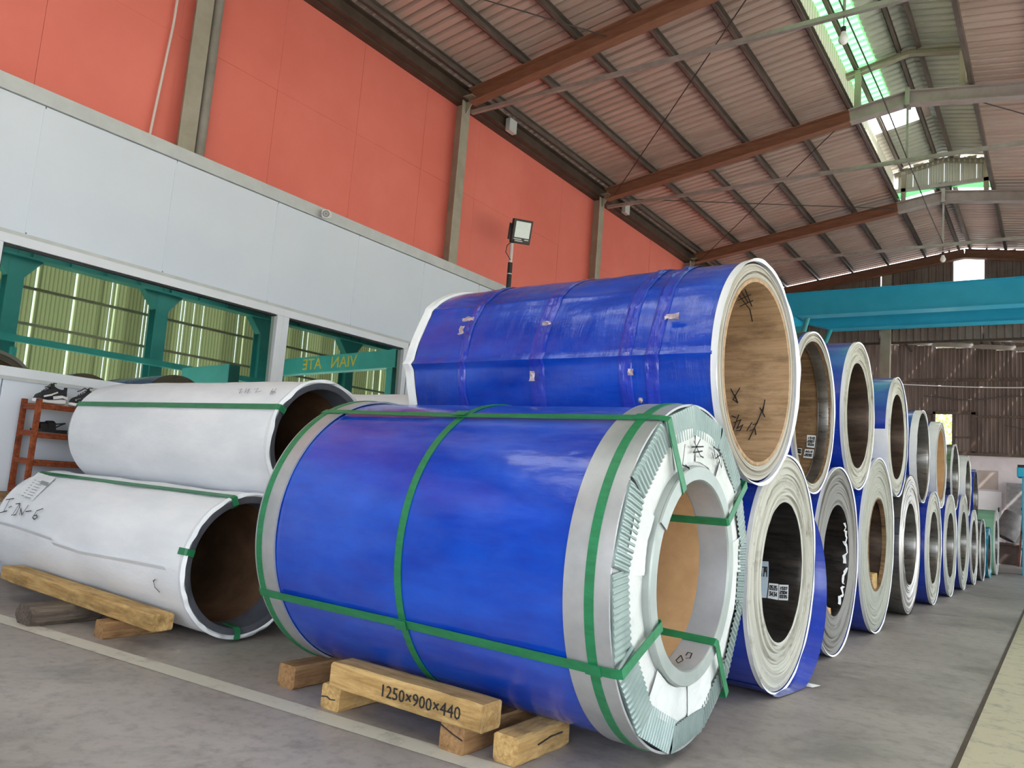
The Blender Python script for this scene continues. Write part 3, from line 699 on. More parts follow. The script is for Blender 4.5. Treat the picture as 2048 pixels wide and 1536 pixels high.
for x_, wd in ((-.30, .07), (-.44, .07), (-.95, .09), (-1.46, .055)):
    w2_ = wob(int(-x_*77), .008, (3, 5, 9)); NP = 9; cr = [wob(int(-x_*100)+k, .005, (9, 17, 26, 41, 53)) for k in range(NP)]
    part('tape_band', MB().lathe([(x_-wd/2 + wd*k/(NP-1), TR+(.0025 if k in (0, NP-1) else .004)) for k in range(NP)], 240,
         rad=lambda i, th: tbulge(x_, th) + (abs(cr[i](th)) if 0 < i < NP-1 else 0), xj=lambda i, th: w2_(th)), TAPE, tc, True, loc=tc0)
# torn, lifted scraps of tape
for (px, py, sx, sy) in ((938, 640, .07, .028), (1345, 634, .07, .03), (1095, 648, .05, .02), (1065, 752, .03, .05), (1262, 744, .028, .03), (1283, 800, .02, .025), (925, 662, .03, .055)):
    p = hit_cyl(px, py, TY, TZ, TR+.012); nrm = Vector((0, p.y-TY, p.z-TZ)).normalized(); u_ = Vector((1, 0, 0)); v_ = nrm.cross(u_)
    rnd = random.Random(px); mb = MB(); vs = []
    for j in range(5):
        for k in range(5): vs.append(p + u_*(k/4-.5)*sx + v_*(j/4-.5)*sy + nrm*rnd.uniform(.0, .016))
    mb.add(vs, [(j*5+k, j*5+k+1, j*5+k+6, j*5+k+5) for j in range(4) for k in range(4)])
    R_ = Matrix.Rotation(.043, 4, 'Z'); mb.v = [tuple(R_ @ (Vector(v) - Vector((TX, TY, TZ-TR)))) for v in mb.v]
    part('tape_scrap', mb, M('crumpled_tape', (.34, .25, .27), (.58, .50, .54), 20, .2), tc, fix=False)
to = (TX, TY, TZ-TR)
tbh = lambda px, py: (lambda p: (p, -(Vector((0, p.y-TY, p.z-TZ))).normalized()))(hit_cyl(px, py, TY, TZ, .432, True))
put_marks(tc, to, [[(1474, 585), (1500, 618), (1505, 642)], [(1482, 580), (1496, 604)], [(1490, 577), (1504, 612)], [(1476, 600), (1502, 588)], [(1480, 612), (1506, 600)]], tbh, .006, .003)
put_marks(tc, to, [[(1480, 776), (1466, 800)], [(1462, 778), (1476, 806), (1470, 790)], [(1468, 800), (1476, 806)]], tbh, .006, .003)
put_marks(tc, to, [[(1478, 830), (1462, 872), (1456, 864)], [(1464, 832), (1472, 836)], [(1468, 846), (1482, 840), (1474, 858), (1486, 850), (1480, 862), (1472, 862)]], tbh, .006, .003)
put_marks(tc, to, [[(1516, 842), (1498, 880)], [(1504, 846), (1494, 862)], [(1500, 862), (1510, 858), (1512, 870)], [(1528, 812), (1514, 848), (1506, 850)], [(1520, 816), (1530, 834)], [(1530, 800), (1526, 824)]], tbh, .006, .003)

# ---- the rest of the row
bot = [
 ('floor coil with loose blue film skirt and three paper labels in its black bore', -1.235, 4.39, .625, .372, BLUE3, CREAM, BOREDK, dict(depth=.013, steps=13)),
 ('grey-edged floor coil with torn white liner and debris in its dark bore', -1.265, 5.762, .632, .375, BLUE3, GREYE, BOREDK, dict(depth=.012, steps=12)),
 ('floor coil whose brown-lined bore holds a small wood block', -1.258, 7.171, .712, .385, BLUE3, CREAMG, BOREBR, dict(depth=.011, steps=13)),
 ('bare brown-grey steel coil with wide smooth face, behind the wood-block coil', -1.24, 8.76, .683, .40, BORESIL, STEELE, BORESIL, dict(depth=.006, steps=14, rim=False)),
 ('cream-edged floor coil with silver bore, directly behind the bare brown-grey steel coil', -1.19, 10.093, .622, .40, BLUE3, CREAM, BORESIL, dict(depth=.014)),
 ('greenish-edged floor coil with silver bore, second behind the bare steel coil', -1.154, 11.368, .626, .40, BLUE3, CREAMG, BORESIL, dict(depth=.01)),
 ('broad cream-green edged floor coil, third behind the bare brown-grey steel coil', -1.126, 12.665, .650, .41, BLUE3, CREAMG, BORESIL, dict(depth=.012)),
 ('narrow yellowish-edged floor coil, fourth behind the bare brown-grey steel coil', -1.098, 13.885, .553, .40, BLUE3, CREAM, BORESIL, dict(depth=.012)),
 ('small thin-walled steel coil on the floor just before the teal-wrapped coil', -1.06, 14.94, .484, .42, BORESIL, GREYE, BORESIL, dict(depth=.008)),
 ('teal-film wrapped coil on the floor before the pale green last coil', -1.03, 15.87, .425, .30, TEALF, CREAMG, BOREBR, dict(depth=.015, rimm=TEALF)),
 ('pale green coil with white edge, last on the floor at the far end', -.985, 16.89, .575, .40, PALEGREEN, CREAM, BORESIL, dict(depth=.012)),
]
BOT = []
for i, (lab, x, y, R, ri, bm_, fm, brm, kw) in enumerate(bot):
    BOT.append(make_coil(lab, x, y, R + .004, R, ri, 1.55, bm_, fm, brm, 40 + i, ROW, **kw))
top = [
 ('upper-row coil with broad steel lip, brown lining and small white bore labels', -1.265, 5.045, 1.572, .502, .445, BLUE3, BIGE, PLYD, dict(depth=.008)),
 ('upper-row coil with frayed cream edge and dark bore, behind the labelled brown one', -1.262, 6.33, 1.697, .556, .40, BLUE3, CREAM, BOREBR, dict(depth=.02, steps=12)),
 ('upper-row coil with torn white band over blue film and dark bore', -1.253, 8.005, 1.675, .55, .395, BLUE3, CREAM, BOREBR, dict(depth=.02)),
 ('upper-row coil with thin white rim and wide polished grey-brown steel bore', -1.24, 9.52, 1.586, .497, .47, BLUE3, BIGE, BORESIL, dict(depth=.004)),
 ('upper-row coil with plain tan cardboard bore and white edge', -1.20, 10.724, 1.572, .516, .42, BLUE3, BIGE, CARD, dict(depth=.01)),
 ('upper-row coil with thin white rim and silver bore, behind the tan cardboard bore', -1.17, 11.931, 1.521, .43, .41, BORESIL, BIGE, BORESIL, dict(depth=.004)),
 ('upper-row coil with broad white band, second from the far end of the upper row', -1.146, 13.33, 1.474, .435, .37, BLUE3, BIGE, BORESIL, dict(depth=.006)),
 ('last coil at the far end of the upper row, bare silver bore', -1.13, 14.47, 1.335, .43, .40, BLUE3, STEELE, BORESIL, dict(depth=.004, rim=False)),
]
TOP = []
def seat(i, R):
    (_, _, y1, r1), (_, _, y2, r2) = [(q[0], q[1], q[2], q[3]) for q in (bot[i], bot[i+1])]
    a, b_, dx, dz = r1 + R + .02, r2 + R + .02, y2 - y1, r2 - r1; D = math.hypot(dx, dz); u_ = (a*a - b_*b_ + D*D)/(2*D); h = math.sqrt(a*a - u_*u_)
    return y1 + u_*dx/D - h*dz/D, r1 + .004 + u_*dz/D + h*dx/D
for i, (lab, x, y, z, R, ri, bm_, fm, brm, kw) in enumerate(top):
    if i > 1: y, z = seat(i, R)
    TOP.append(make_coil(lab, x, y, z, R, ri, 1.55, bm_, fm, brm, 80 + i, ROW, **kw))
# inner lip of polished steel on the first upper coil; white bands on others
part('steel_lip', MB().lathe([(-.004, .447), (-.03, .440), (-.085, .438), (-.085, .430)], 112), BORESIL, TOP[0], True, loc=(0, 0, .502))
part('white_band', MB().lathe([(-.24, .55), (-.24, .556), (.004, .557), (.004, .548)], 50, a0=math.radians(178), a1=math.radians(300)), WHITEFILM, TOP[2], True, loc=(0, 0, .55))
part('white_band', band(.497, -.065, .006, .005, 112), WHITEFILM, TOP[3], True, loc=(0, 0, .497))
part('white_band', band(.516, -.10, .006, .005, 112), WHITEFILM, TOP[4], True, loc=(0, 0, .516))
part('white_band', band(.435, -.22, .006, .005, 112), WHITEFILM, TOP[6], True, loc=(0, 0, .435))
part('black_strap', hoop(.556, -.22, .025), BLACKPL, TOP[1], True, loc=(0, 0, .556))
part('black_strap', hoop(.502, -.05, .03), BLACKPL, TOP[0], True, loc=(0, 0, .502))
# loose blue film flaring in front of the first floor coil
sk = MB(); n_ = 40; vs = []
for j, (x_, r_) in enumerate(((-.25, .628), (-.02, .634), (.05, .650), (.09, .655))):
    for k in range(n_+1):
        th = math.radians(-118 + 150*k/n_); s_ = math.sin(PI*min(1, max(0, k/n_)))**.5
        vs.append((-.03 + (x_+.03)*s_ if x_ > -.1 else x_, (.628 + (r_-.628)*s_)*math.cos(th), max(-.622, (.628 + (r_-.628)*s_)*math.sin(th))))
sk.add(vs, [(j*(n_+1)+k, j*(n_+1)+k+1, (j+1)*(n_+1)+k+1, (j+1)*(n_+1)+k) for j in range(3) for k in range(n_)])
part('film_skirt', sk, BLUE3, BOT[0], True, loc=(0, 0, .625), fix=False)
# labels inside bores: stickers lie on the bore, with lines of small print
def sticker(root, org, y, z, R, quad, m, rows=3, seed=1, big=False):
    """sheet stuck on the inside of a bore; quad = four corners seen on the surface"""
    P = [hit_cyl(px, py, y, z, R-.006, True) for px, py in quad]; mb = MB(); vs = []
    for j in range(7):
        for k in range(3):
            a = P[0].lerp(P[1], k/2); b_ = P[3].lerp(P[2], k/2); p = a.lerp(b_, j/6); d = Vector((0, p.y-y, p.z-z)).normalized()
            vs.append(Vector((p.x, y, z)) + d*(R-.006))
    mb.add(vs, [(j*3+k, j*3+k+1, j*3+k+4, j*3+k+3) for j in range(6) for k in range(2)]); o_ = Vector(org); mb.v = [tuple(Vector(v)-o_) for v in mb.v]
    s_ = part('paper_label', mb, m, root, fix=False); rnd = random.Random(seed); pr = MB()
    def uv(u, v):
        p = P[0].lerp(P[1], u).lerp(P[3].lerp(P[2], u), v); d = Vector((0, p.y-y, p.z-z)).normalized(); return Vector((p.x, y, z)) + d*(R-.009), -d
    L_ = []
    GL = {'L': [[(0, 0), (0, 1), (.8, 1)]], 'T': [[(0, 0), (1, 0)], [(.5, 0), (.5, 1)]], '7': [[(0, 0), (1, 0), (.4, 1)]], '9': [[(1, .5), (0, .5), (0, 0), (1, 0), (1, 1)]], '2': [[(0, 0), (1, 0), (1, .5), (0, .5), (0, 1), (1, 1)]],
          '3': [[(0, 0), (1, 0), (.4, .45), (1, .6), (.8, 1), (0, 1)]], '4': [[(.7, 1), (.7, 0), (0, .7), (1, .7)]], '0': [[(0, 0), (1, 0), (1, 1), (0, 1), (0, 0)]], '5': [[(1, 0), (0, 0), (0, .45), (1, .5), (.9, 1), (0, 1)]], '1': [[(.5, 0), (.5, 1)]]}
    for r_ in range(rows):
        nch = 4 if not big else 4; x0_ = .14
        for q in range(nch):
            ch = ('1T79' if big else rnd.choice(['2334', '0405', '4530', '3315', '1047']))[q]
            for ln in GL[ch]: L_.append([(x0_ + q*.2 + u*.13, (.16 + r_*.8/rows) + v*.5/rows*(.5 if big else 1)) for u, v in ln])
        if big: break
    pr = strokes(MB(), L_, uv, .005 if not big else .006, .0005); pr.v = [tuple(Vector(v)-o_) for v in pr.v]
    part('print', pr, BLACKPAINT, s_, fix=False)
org = (-1.235, 4.39, .004)
sticker(BOT[0], org, 4.39, .629, .372, [(1514, 1122), (1537, 1123), (1533, 1196), (1512, 1194)], STICKERB, 1, 3, True)
sticker(BOT[0], org, 4.39, .629, .372, [(1538, 1166), (1557, 1168), (1556, 1200), (1535, 1196)], STICKER, 2, 4)
sticker(BOT[0], org, 4.39, .629, .372, [(1558, 1169), (1577, 1170), (1576, 1201), (1557, 1200)], STICKER, 3, 5)
org = (-1.265, 5.045, 1.07)
sticker(TOP[0], org, 5.045, 1.572, .441, [(1614, 870), (1632, 871), (1629, 896), (1613, 894)], STICKER, 3, 6)
sticker(TOP[0], org, 5.045, 1.572, .441, [(1610, 898), (1628, 899), (1625, 917), (1606, 915)], STICKER, 2, 7)
sticker(TOP[0], org, 5.045, 1.572, .441, [(1596, 896), (1604, 897), (1602, 910), (1595, 908)], STICKER, 2, 8)
# crumpled liner and debris in the second floor coil, wood block in the third
mb = MB(); rnd = random.Random(4)
for a_, ln in ((-58, .4), (-30, .3), (-6, .45), (18, .4)):
    pts = []
    for k in range(7):
        th = math.radians(a_ + ln*60*k/6 + rnd.uniform(-2, 2)); rr = .372 - rnd.uniform(.0, .014); pts.append((-.005 - rnd.uniform(0, .02), rr*math.cos(th), rr*math.sin(th)))
    vs = [v for p in pts for v in (p, (p[0]-rnd.uniform(.006, .022), p[1]*.98, p[2]*.98))]
    mb.add(vs, [(2*i, 2*i+1, 2*i+3, 2*i+2) for i in range(6)])
part('torn_liner', mb, STICKER, BOT[1], loc=(0, 0, .632), fix=False)
tb = thing('wood_block', 'small pale wood block lying inside the brown-lined coil bore', 'block', (-1.345, 7.16, .716-.372))
part('block', MB().box(-.07, .07, -.10, .11, 0, .13).mesh('block', TIMBER, bevel=.008), TIMBER, tb)
part('core_lip', MB().lathe([(-.004, .386), (.0, .372), (-.02, .368), (-.034, .367), (-.034, .381)], 96), PLYD, BOT[2], True, loc=(0, 0, .712))
mb = MB()
for k in range(5): mb.box(-1.40 - .05*k, -1.37 - .05*k, 5.70 + .03*(k % 3), 5.74 + .03*(k % 3), .636-.366, .636-.345 + .006*k)
tag(part('debris_scrap', MB().loft([[(-1.335+.04*math.cos(a), 5.76+.06*math.sin(a), .27) for a in (0, 1.2, 2.5, 3.9, 5.1)], [(-1.33+.03*math.cos(a), 5.765+.045*math.sin(a), .31+.012*math.sin(3*a)) for a in (0, 1.2, 2.5, 3.9, 5.1)]]), CARD), 'crumpled brown paper scrap in the grey-edged coil bore', 'scrap')

# ---- white paper-wrapped coils by the office wall
WG = 'white paper wrapped coils by the office wall'
def white_coil(label, x, y, z, R, L, seed, straps, tabs, ri_k=.86, tk=.04):
    root = thing('paper_wrapped_coil', label, 'coil', (x, y, z-R), 0, WG); c = (0, 0, R)
    w1, w2 = wob(seed, .006), wob(seed+1, .004, (4, 7, 9))
    xs = [-.01 - k*(L-.02)/14 for k in range(15)]
    part('paper_wrap', coil_body(L, R, 120, lambda xx, th: w1(th + xx*1.3) + w2(th*1 - xx*2) - .006, xs), PAPER, root, True, loc=c)
    ws = wob(seed+2, .012, (9, 14, 23, 31))
    part('paper_hem', MB().lathe([(-.03, R-.004), (.004, R+.004), (.018, R-.012), (.006, R-.02)], 160, xj=lambda i, th: ws(th)*.6 if i in (1, 2) else 0, rad=lambda i, th: ws(th+1)*.5 if i == 2 else 0), PAPER, root, True, loc=c)
    ri = R*ri_k
    part('rubber_rim', MB().lathe([(0, R-.012), (.008, R-.02), (.008, ri+.012), (.002, ri), (-.02, ri), (-.05, ri-.006), (-.16, ri-.008)], 112), RUBBER, root, True, loc=c)
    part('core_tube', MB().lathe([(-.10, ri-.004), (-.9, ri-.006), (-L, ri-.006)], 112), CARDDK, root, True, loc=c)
    part('end_cover', MB().lathe([(-L+.01, R-.002), (-L, R-.02), (-L-.003, ri)], 80), PAPER, root, True, loc=c)
    for a in straps:
        part('strap', axial_strap(MB(), [(-L-.008, ri), (-L-.008, R), (-L, R+.006), (-.5*L, R+.005), (-.0, R+.006), (.02, R), (.022, ri+.01), (.0, ri-.006), (-.2, ri-.012)], math.radians(a), .036), STRAP, root, loc=c)
    for a in tabs:
        part('strap_end', axial_strap(MB(), [(-.05, R+.006), (.01, R+.008), (.022, R), (.020, ri+.01), (0, ri-.006), (-.1, ri-.012)], math.radians(a), .036), STRAP, root, loc=c)
    return root
WLO = white_coil('lower white coil with handwriting and a shipping sheet, on timber beams by the shoe rack', -3.73, 2.812, .418, .398, 2.27, 61, (111,), (168, -93))
WUP = white_coil('upper white coil with one green strap, resting on the handwritten white coil', -3.655, 3.185, 1.122, .391, 2.30, 64, (151,), ())
WL2 = white_coil('floor-level white coil hidden behind the handwritten one', -3.70, 3.64, .402, .398, 2.1, 67, (), ())
WU2 = white_coil('white coil peeping out between the upper white coil and the big taped blue coil', -3.52, 4.03, 1.135, .415, 2.0, 70, (), (), .80)
lo = (-3.73, 2.812, .020)
lh = lambda px, py: (lambda p: (p, Vector((0, p.y-2.812, p.z-.418)).normalized()))(hit_cyl(px, py, 2.812, .418, .400))
def crop(l, ox, oy, s_): return [[(ox + a/s_, oy + b/s_) for a, b in q] for q in l]
put_marks(WLO, lo, crop([[(62, 362), (132, 352)], [(95, 360), (40, 468)], [(10, 478), (70, 462)], [(88, 432), (112, 420)], [(185, 395), (120, 498), (112, 500)], [(150, 400), (188, 396), (180, 440), (150, 495), (128, 500)], [(186, 500), (196, 440), (205, 500), (262, 412)], [(240, 470), (290, 462)], [(395, 442), (340, 462), (302, 520), (318, 540), (345, 520), (338, 500), (310, 508)]], 0, 920, 4.519), lh, .007, .006)
put_marks(WLO, lo, crop([[(790, 1075), (798, 1110), (822, 1135)], [(800, 1070), (790, 1082)]], 0, 740, 2.56), lh, .006, .006)
# shipping sheet
sh_ = MB(); q = [(77, 946), (112, 957), (66, 1002), (34, 985)]; P = []
for j in range(5):
    for k in range(5):
        u_, v_ = k/4, j/4
        px = (q[0][0]*(1-u_) + q[1][0]*u_)*(1-v_) + (q[3][0]*(1-u_) + q[2][0]*u_)*v_; py = (q[0][1]*(1-u_) + q[1][1]*u_)*(1-v_) + (q[3][1]*(1-u_) + q[2][1]*u_)*v_
        p, nn = lh(px, py); P.append(p + nn*.006 - Vector(lo))
sh_.add(P, [(j*5+k, j*5+k+1, j*5+k+6, j*5+k+5) for j in range(4) for k in range(4)])
so = part('shipping_sheet', sh_, WHITEFILM, WLO, fix=False)
pm = strokes(MB(), [[(84, 965), (97, 969)], [(83, 968), (96, 972)]], lh, .018, .010)
for k in range(7): strokes(pm, [[(70-4*k, 962+5*k), (74-4*k, 963+5*k)], [(77-4*k, 965+5*k), (88-4*k, 968+5*k)]], lh, .005, .010)
pm.v = [tuple(Vector(v) - Vector(lo)) for v in pm.v]; part('print', pm, GREYPRINT, so, fix=False)
# paper overlap fold on the lower coil
fd = [[(0, 1048), (30, 1056), (106, 1082)], [(108, 1090), (160, 1108), (260, 1126), (330, 1140)]]
vs = MB()
for ln in fd:
    for (a, b_) in zip(ln[:-1], ln[1:]):
        pa, na = lh(*a); pb, nb = lh(*b_); t_ = Vector((0, .3, -1)).normalized()
        vs.add([pa + na*.003, pb + nb*.003, pb + nb*.012 - t_*.02, pa + na*.012 - t_*.02], [(0, 1, 2, 3)])
vs.v = [tuple(Vector(v) - Vector(lo)) for v in vs.v]; part('paper_fold', vs, PAPER, WLO, fix=False)
uo = (-3.655, 3.185, .731)
uh = lambda px, py: (lambda p: (p, Vector((0, p.y-3.185, p.z-1.122)).normalized()))(hit_cyl(px, py, 3.185, 1.122, .393))
put_marks(WUP, uo, crop([[(1222, 105), (1240, 100), (1228, 122), (1245, 115)], [(1265, 98), (1255, 120), (1280, 100), (1270, 122)], [(1300, 105), (1325, 98), (1310, 118), (1340, 112)]], 0, 740, 2.56), uh, .006, .006, GREYPRINT)
put_marks(WUP, uo, crop([[(1385, 128), (1400, 100)], [(1395, 125), (1418, 98)], [(1390, 112), (1412, 118)]], 0, 740, 2.56), uh, .006, .006, GREYPRINT)

# ================================================================== TIMBERS
def timber(label, cx, cy_, z0, L, wd, ht, along='x', m=TIMBER, name='timber_beam', group=None, bev=.006, rz=0, chip=0):
    b = bmesh.new(); rnd = random.Random(int((cx*7+cy_*3)*100)); n = 12; vs = []
    root = thing(name, label, 'timber', (cx, cy_, z0), (0 if along == 'x' else PI/2) + rz, group)
    mb = MB(); rings = []
    for i in range(n+1):
        x_ = -L/2 + L*i/n; e = bev*(1 if 0 < i < n else 1.5); a, h = wd/2, ht
        j = lambda s_=.003: rnd.uniform(-s_, s_)
        c_ = chip*rnd.random() if 0 < i < n else 0
        rings.append([(x_, -a+e+j(), 0), (x_, a-e+j(), 0), (x_, a, e), (x_, a+j(), h-e), (x_, a-e, h), (x_, -a+e+c_, h+j(.002)), (x_, -a+j(), h-e-c_), (x_, -a+j(), e)])
    mb.loft(rings); part('beam', mb, m, root, True); return root
TB = 'timber beams under the coils'
t1 = timber('long timber beam with black stencilled numbers under the green-strapped coil', -2.085, 2.405, .10, .78, .125, .10, 'x', TIMBER, group=TB, chip=.012)
st = text_mesh('1250×900×440', .066, BLACKPAINT); o = part('stencil', st, BLACKPAINT, t1, loc=(.10, -.0665, .048), rot=(PI/2, 0, 0), label='black stencilled size')
timber('split brown timber block under the left end of the stencilled beam', -2.49, 2.58, 0, .42, .11, .10, 'y', TIMBER, group=TB)
timber('dark cracked timber block under the right end of the stencilled beam', -1.83, 2.60, 0, .48, .115, .10, 'y', TIMBERD, group=TB)
timber('timber block with pale cut end, nearest the camera under the coil face', -1.63, 2.60, 0, .36, .105, .10, 'y', TIMBER, group=TB)
timber('brown timber block at the far left under the stencilled beam coil', -2.86, 2.62, 0, .36, .11, .10, 'y', TIMBERD, group=TB)
timber('long pale timber beam under the handwritten white coil', -4.69, 2.40, .104, 1.76, .12, .085, 'x', TIMBER, group=TB, chip=.01).rotation_euler.y = .016
timber('dark weathered sleeper under the left end of the white coil beam', -4.70, 2.32, 0, .40, .20, .105, 'y', TIMBERO, group=TB, name='timber_sleeper', bev=.025)
timber('small brown timber block under the right part of the white coil beam', -4.19, 2.46, 0, .36, .10, .09, 'y', TIMBERD, group=TB)

def crack(root, pts, wd=.006):
    mb = MB()
    for (p, q) in zip(pts[:-1], pts[1:]): mb.bar(p, q, wd, .004)
    part('crack', mb, BLACKPL, root)
tms = [q for q in bpy.data.objects if q.get('category') == 'timber']
for q in tms:
    if 'dark cracked' in q['label']: crack(q, [(-.2415, -.05, .055), (-.2415, .0, .068), (-.2415, .055, .088)], .004)
    if 'pale cut end' in q['label']: crack(q, [(-.05, -.0535, .05), (.04, -.054, .062), (.12, -.0535, .06)], .006)
    if 'split brown' in q['label']: crack(q, [(-.2115, .052, .045), (-.2115, .02, .050), (-.2115, .0, .042), (-.2115, -.03, .046)], .005)
# ================================================================== SHOE RACK, SHOES
rk = thing('shoe_rack', 'varnished red-brown wooden shoe rack standing by the white office wall', 'rack', (-6.41, 3.12, .6225))
rx0, rx1, rya, ryb = -.14, .14, -.42, .42
def rbox(nm, *a, m=REDWOOD): return part(nm, MB().box(*a), m, rk, bevel=.004)
for yy in (rya, ryb-.035):
    for xx in (rx0, rx1-.035): rbox('post', xx, xx+.035, yy, yy+.035, .0, .71)
    for zz in (.03, .24, .45, .65): rbox('side_rail', rx0+.035, rx1-.035, yy+.004, yy+.028, zz-.02, zz+.02)
for zz in (.03, .24, .45, .668):
    for k in range(4): rbox('shelf_slat', rx0+.01+k*.066, rx0+.065+k*.066, rya+.035, ryb-.035, zz-.008, zz+.010)
    rbox('front_rail', rx1-.03, rx1-.008, rya+.035, ryb-.035, zz-.032, zz-.008)
bn = thing('timber_bench', 'rough pale timber bench end below the shoe rack post', 'bench', (-6.40, 3.1, 0))
for k in range(2): part('plank', MB().box(-.17+k*.18, .0+k*.18, -.52, .5, .555, .62), TIMBERD, bn, bevel=.01)
for sx_ in (-.12, .12):
    for sy_ in (-.3, .42): part('leg', MB().box(sx_-.04, sx_+.04, sy_-.04, sy_+.04, 0, .555), TIMBERD, bn, bevel=.006)

def shoe(label, loc, rz, mirror=1):
    root = thing('sneaker', label, 'shoe', loc, rz, 'black and white sneakers on the rack')
    L = .235
    def ring(s_, wd, z0, z1, n=14, top_in=.8):
        cx_ = .006*mirror*math.sin(s_*PI); r_ = []
        for k in range(n):
            a = 2*PI*k/n; yy = math.cos(a); zz = math.sin(a)
            r_.append((s_*L - L/2, cx_ + wd/2*math.copysign(abs(yy)**.75, yy)*(1 if zz < 0 else 1-(1-top_in)*zz), (z0+z1)/2 + (z1-z0)/2*math.copysign(abs(zz)**.6, zz)))
        return r_
    S = [(0, .055, .012, .035), (.06, .085, .006, .040), (.2, .102, .003, .036), (.4, .098, .004, .034), (.6, .085, .004, .042), (.8, .086, .004, .052), (.95, .078, .006, .056), (1.0, .055, .012, .050)]
    part('sole', MB().loft([ring(*q, top_in=1) for q in S]), SHOEWHT, root, True)
    U = [(.02, .055, .028, .050), (.08, .082, .030, .072), (.2, .094, .030, .088), (.35, .090, .030, .108), (.48, .082, .030, .132), (.58, .076, .034, .146), (.7, .074, .040, .132), (.85, .074, .046, .124), (.95, .066, .048, .132), (.99, .045, .05, .13)]
    up = part('upper', MB().loft([ring(*q, top_in=.62) for q in U]), SHOEBLK, root, True)
    part('heel_tab', MB().box(L*.46, L*.49, -.02, .02, .085, .145), SHOEBLK, root, bevel=.006)
    part('tongue', MB().loft([ring(.47, .05, .11, .135), ring(.53, .055, .125, .160), ring(.56, .04, .135, .168)]), SHOEBLK, root, True)
    for k in range(4):
        s_ = .26 + k*.06; z_ = .098 + k*.012
        part('lace', MB().tube([((s_-.5)*L, -.028, z_-.004), ((s_-.49)*L, 0, z_+.006), ((s_-.5)*L, .028, z_-.004)], .0032, 6), BLACKPL, root, True)
    part('lace', MB().tube([((.5-.5)*L, 0, .150), ((.42-.5)*L, -.02, .160), ((.30-.5)*L, -.03, .135), ((.2-.5)*L, -.034, .125)], .004, 6), BLACKPL, root, True)
    part('lace', MB().tube([((.5-.5)*L, 0, .150), ((.58-.5)*L, L*0+.01, .168), ((.66-.5)*L, .0, .165)], .004, 6), BLACKPL, root, True)
    for sd in (-1, 1):
        part('side_stripe', MB().bar((-.075, sd*.0465, .055), (-.012, sd*.0440, .075), .006, .012).bar((-.012, sd*.0440, .078), (.03, sd*.0400, .098), .006, .010), SHOEWHT, root)
        part('sole_wave', MB().bar((.0, sd*.0440, .052), (.07, sd*.0430, .068), .006, .022).bar((.07, sd*.0430, .068), (.115, sd*.041, .058), .006, .018), SHOEWHT, root)
    return root
shoe('black and white sneaker on the rack top, the left one of the pair', (-6.38, 2.83, 1.302), PI/2 + .12)
shoe('black and white sneaker on the rack top, the right one beside the white coil', (-6.35, 3.085, 1.302), PI/2 - .35, -1)
def sandal(label, loc, rz):
    root = thing('sandal', label, 'shoe', loc, rz, 'black sandals on the middle shelf'); L = .26
    pts = [(-.5, .03), (-.42, .042), (-.2, .050), (.05, .040), (.3, .038), (.46, .034), (.5, .02)]
    mb = MB(); mb.loft([[(s_*L, -w_, 0), (s_*L, w_, 0), (s_*L, w_*.97, .022 + .012*max(0, s_)), (s_*L, -w_*.97, .022 + .012*max(0, s_))] for s_, w_ in pts]); part('sole', mb, BLACKPL, root, True)
    for s_, hh in ((-.25, .07), (-.02, .085)):
        part('strap_over', MB().loft([[(s_*L + dx_, yy, zz + q) for dx_, q in ((-.028, 0), (.028, .004), (.028, .008), (-.028, .004))] for yy, zz in ((-.05, .02), (-.035, hh*.8), (0, hh), (.035, hh*.8), (.05, .02))]), BLACKPL, root, True)
    part('heel_strap', MB().tube([(.0, -.042, .03), (.07, -.04, .07), (.115, 0, .08), (.07, .04, .07), (.0, .042, .03)], .006, 8), BLACKPL, root, True)
    return root
sandal('black sandal on the middle rack shelf, fully in view', (-6.38, 2.86, 1.088), PI/2 + .1)
sandal('black sandal on the middle rack shelf, partly behind the white coil', (-6.36, 3.15, 1.085), PI/2 - .1)

# ================================================================== FIXTURES
cc = thing('security_camera', 'small white security camera with black lens on the office wall top channel', 'camera', (XW+.02, 5.47, 3.73))
part('mount', MB().tube([(0, 0, 0), (.03, 0, 0)], .045, 16), WHITEPL, cc, True)
part('body', MB().loft([[(x_, r_*math.copysign(abs(math.cos(a))**.6, math.cos(a)), r_*math.copysign(abs(math.sin(a))**.6, math.sin(a))) for a in [2*PI*k/20 for k in range(20)]] for x_, r_ in ((.02, .03), (.06, .046), (.15, .048), (.16, .044))]), WHITEPL, cc, True, rot=(0, .25, -.75))
part('lens_face', MB().tube([(.158, 0, 0), (.166, 0, 0)], .038, 20), GLASSDK, cc, True, rot=(0, .25, -.75))
part('lens_ring', MB().lathe([(.165, .022), (.170, .022), (.170, .016), (.165, .016)], 20), GALV, cc, True, rot=(0, .25, -.75))
fd_ = thing('floodlight', 'black square floodlight with pale lens tilted on a pole above the office wall', 'lamp', (-6.3, 8.55, 3.3))
part('pole', MB().tube([(0, 0, -3.3), (0, 0, .72)], .034, 14), BLACKPL, fd_, True)
part('pole_top', MB().tube([(0, 0, .70), (.0, .0, 1.0)], .026, 12), WHITEPIPE, fd_, True)
part('pole_tie', MB().lathe([(-.01, .036), (.01, .037), (.012, .036)], 16).tube([(0, 0, .55), (0, 0, .565)], .0355, 14), PANELTRIM, fd_, rot=(0, 0, 0))
hd = part('lamp_head', MB().box(-.03, .03, -.16, .16, -.17, .17), BLACKPL, fd_, bevel=.012, loc=(.06, .12, 1.2), rot=(.10, .30, -.35))
part('lens', MB().box(.026, .034, -.125, .125, -.085, .14), LENSP, hd, bevel=.003)
part('bezel_bar', MB().box(.028, .036, -.13, .0, -.115, -.10).box(.028, .036, .05, .12, -.115, -.10).box(.028, .036, -.11, .02, -.14, -.125), GALV, hd)
